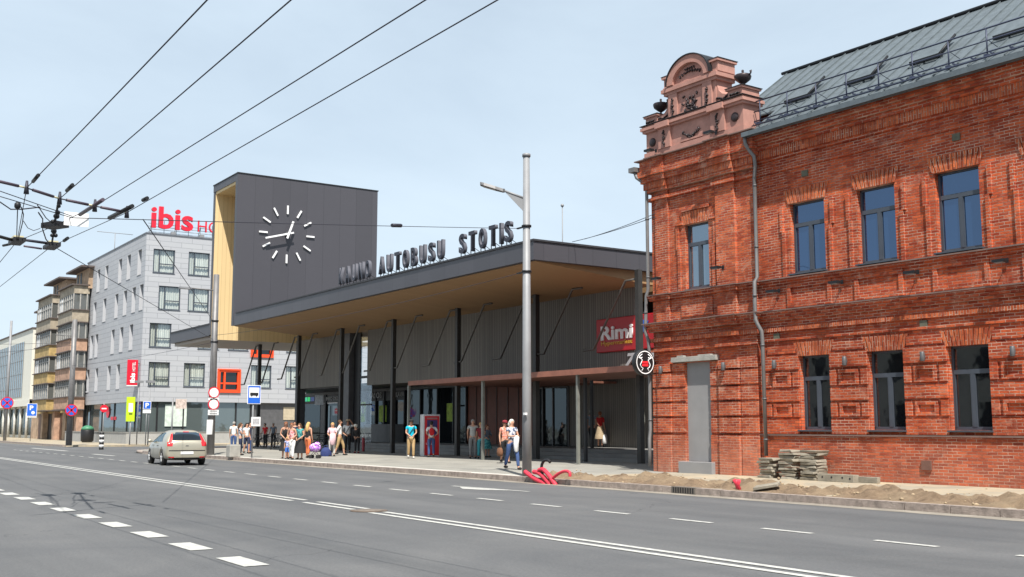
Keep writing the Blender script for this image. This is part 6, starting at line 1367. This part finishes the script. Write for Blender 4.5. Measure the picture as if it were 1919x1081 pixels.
# pale pink shawl
wb = onz(624, 855); q = MB(); q.lathe([(.05, .55), (.13, .62), (.17, .85), (.15, 1.08), (.06, 1.14)], (0, 0, 0), 12, sx=.6)
for i, vv in enumerate(q.v): q.v[i] = (vv[0] + random.uniform(-.02, .02), vv[1] + random.uniform(-.02, .02), vv[2])
o = q.build('shawl', CL['palepink'], None, fix=False); o.location = (wb.x + .20, wb.y - .12, PZ); tag(o, 'pale pink shawl hanging over the arm of the woman in white trousers', 'shawl')
# travel bag and toy pushchair
b_ = onz(611, 855); q = MB(); q.lathe([(.30, 0), (.32, .06), (.31, .24), (.22, .38), (.08, .44)], (0, 0, 0), 16, sx=.9, sy=.6); q.tube([(-.12, 0, .42), (-.08, 0, .52), (.08, 0, .52), (.12, 0, .42)], .015, 6)
o = q.build('travel_bag', cloth(*TOPS['darkblue']), None, fix=False); o.location = (b_.x, b_.y, PZ); o.rotation_euler = (0, 0, R(60)); tag(o, 'dark blue travel bag standing alone on the pavement', 'bag')
b_ = onz(590, 859); t = thing('toy_pushchair', 'purple toy pushchair with small black wheels on the pavement', 'pushchair', (b_.x, b_.y, PZ), R(40))
q = MB(); q.ball((0, 0, .50), .30, .20, .20, seg=12, rings=8); q.ball((.1, 0, .62), .14, .2, .14, seg=10, rings=6); q.build('hood', cloth('purpleflower', (.40, .12, .62), 12, (.62, .48, .75)), t, fix=False)
q = MB(); q.tube([(-.2, -.12, .08), (.16, -.12, .5), (.34, -.12, .72)], .012, 5); q.tube([(-.2, .12, .08), (.16, .12, .5), (.34, .12, .72)], .012, 5); q.tube([(.18, -.12, .08), (-.1, -.12, .45)], .012, 5); q.tube([(.18, .12, .08), (-.1, .12, .45)], .012, 5); q.tube([(.34, -.12, .72), (.34, .12, .72)], .014, 5); q.build('frame', DKGREY, t)
for x in (-.18, .18):
    for y_ in (-.12, .12): q = MB(); q.lathe([(.085, -.02), (.085, .02)], seg=12); q.xf(Matrix.Translation((x, y_, .085)) @ Matrix.Rotation(R(90), 4, 'X')); q.build('wheel', RUBBER, t)
# bicycles
def make_bike(label, mat):
    t = thing('bicycle', label, 'bicycle', group='bicycles parked in the shade by the station')
    for x in (-.52, .52):
        q = MB(); q.tube([(x + .33 * math.cos(2 * math.pi * k / 24), 0, .34 + .33 * math.sin(2 * math.pi * k / 24)) for k in range(24)], .02, 6, closed=True); wl = q.build('wheel', RUBBER, t)
        q = MB()
        for k in range(10): a = 2 * math.pi * k / 10; q.tube([(x, 0, .34), (x + .32 * math.cos(a), 0, .34 + .32 * math.sin(a))], .003, 3)
        q.lathe([(.025, -.03), (.025, .03)], seg=8) if False else None; q.build('spokes', GALV, wl)
    q = MB()
    for a, b in (((-.52, .34), (-.08, .30)), ((-.08, .30), (-.2, .85)), ((-.52, .34), (-.18, .78)), ((-.18, .76), (.36, .80)), ((-.08, .30), (.38, .70)), ((.52, .34), (.34, .92))): q.tube([(a[0], 0, a[1]), (b[0], 0, b[1])], .018, 6)
    q.build('frame', mat, t)
    q = MB(); q.tube([(.24, -.27, 1.0), (.34, -.12, .98), (.34, .12, .98), (.24, .27, 1.0)], .013, 6); q.tube([(.34, 0, .92), (.34, 0, .98)], .015, 6); q.build('handlebar', DARKM, t)
    q = MB(); q.ball((-.22, 0, .90), .13, .06, .035, seg=10, rings=6); q.build('saddle', BLACK, t)
    return t
bk = make_bike('dark bicycle parked left of the man in red', DARKM); bsp = [(484, 832, 15, None), (508, 833, 40, 'dark bicycle parked just right of the man in red'), (524, 834, 10, 'dark bicycle half hidden behind the woman in black vest'), (603, 838, 60, 'dark bicycle parked near the woman in the checked shirt'), (612, 836, 20, 'rightmost dark bicycle behind the pale pink shawl')]
for i, (u, v, a, lab) in enumerate(bsp):
    o = bk if i == 0 else copy_tree(bk); p = ony(u, 800, 28.0 + (i % 2) * .7); o.location = (p.x, p.y, PZ); o.rotation_euler = (0, 0, R(a))
    if lab: o['label'] = lab
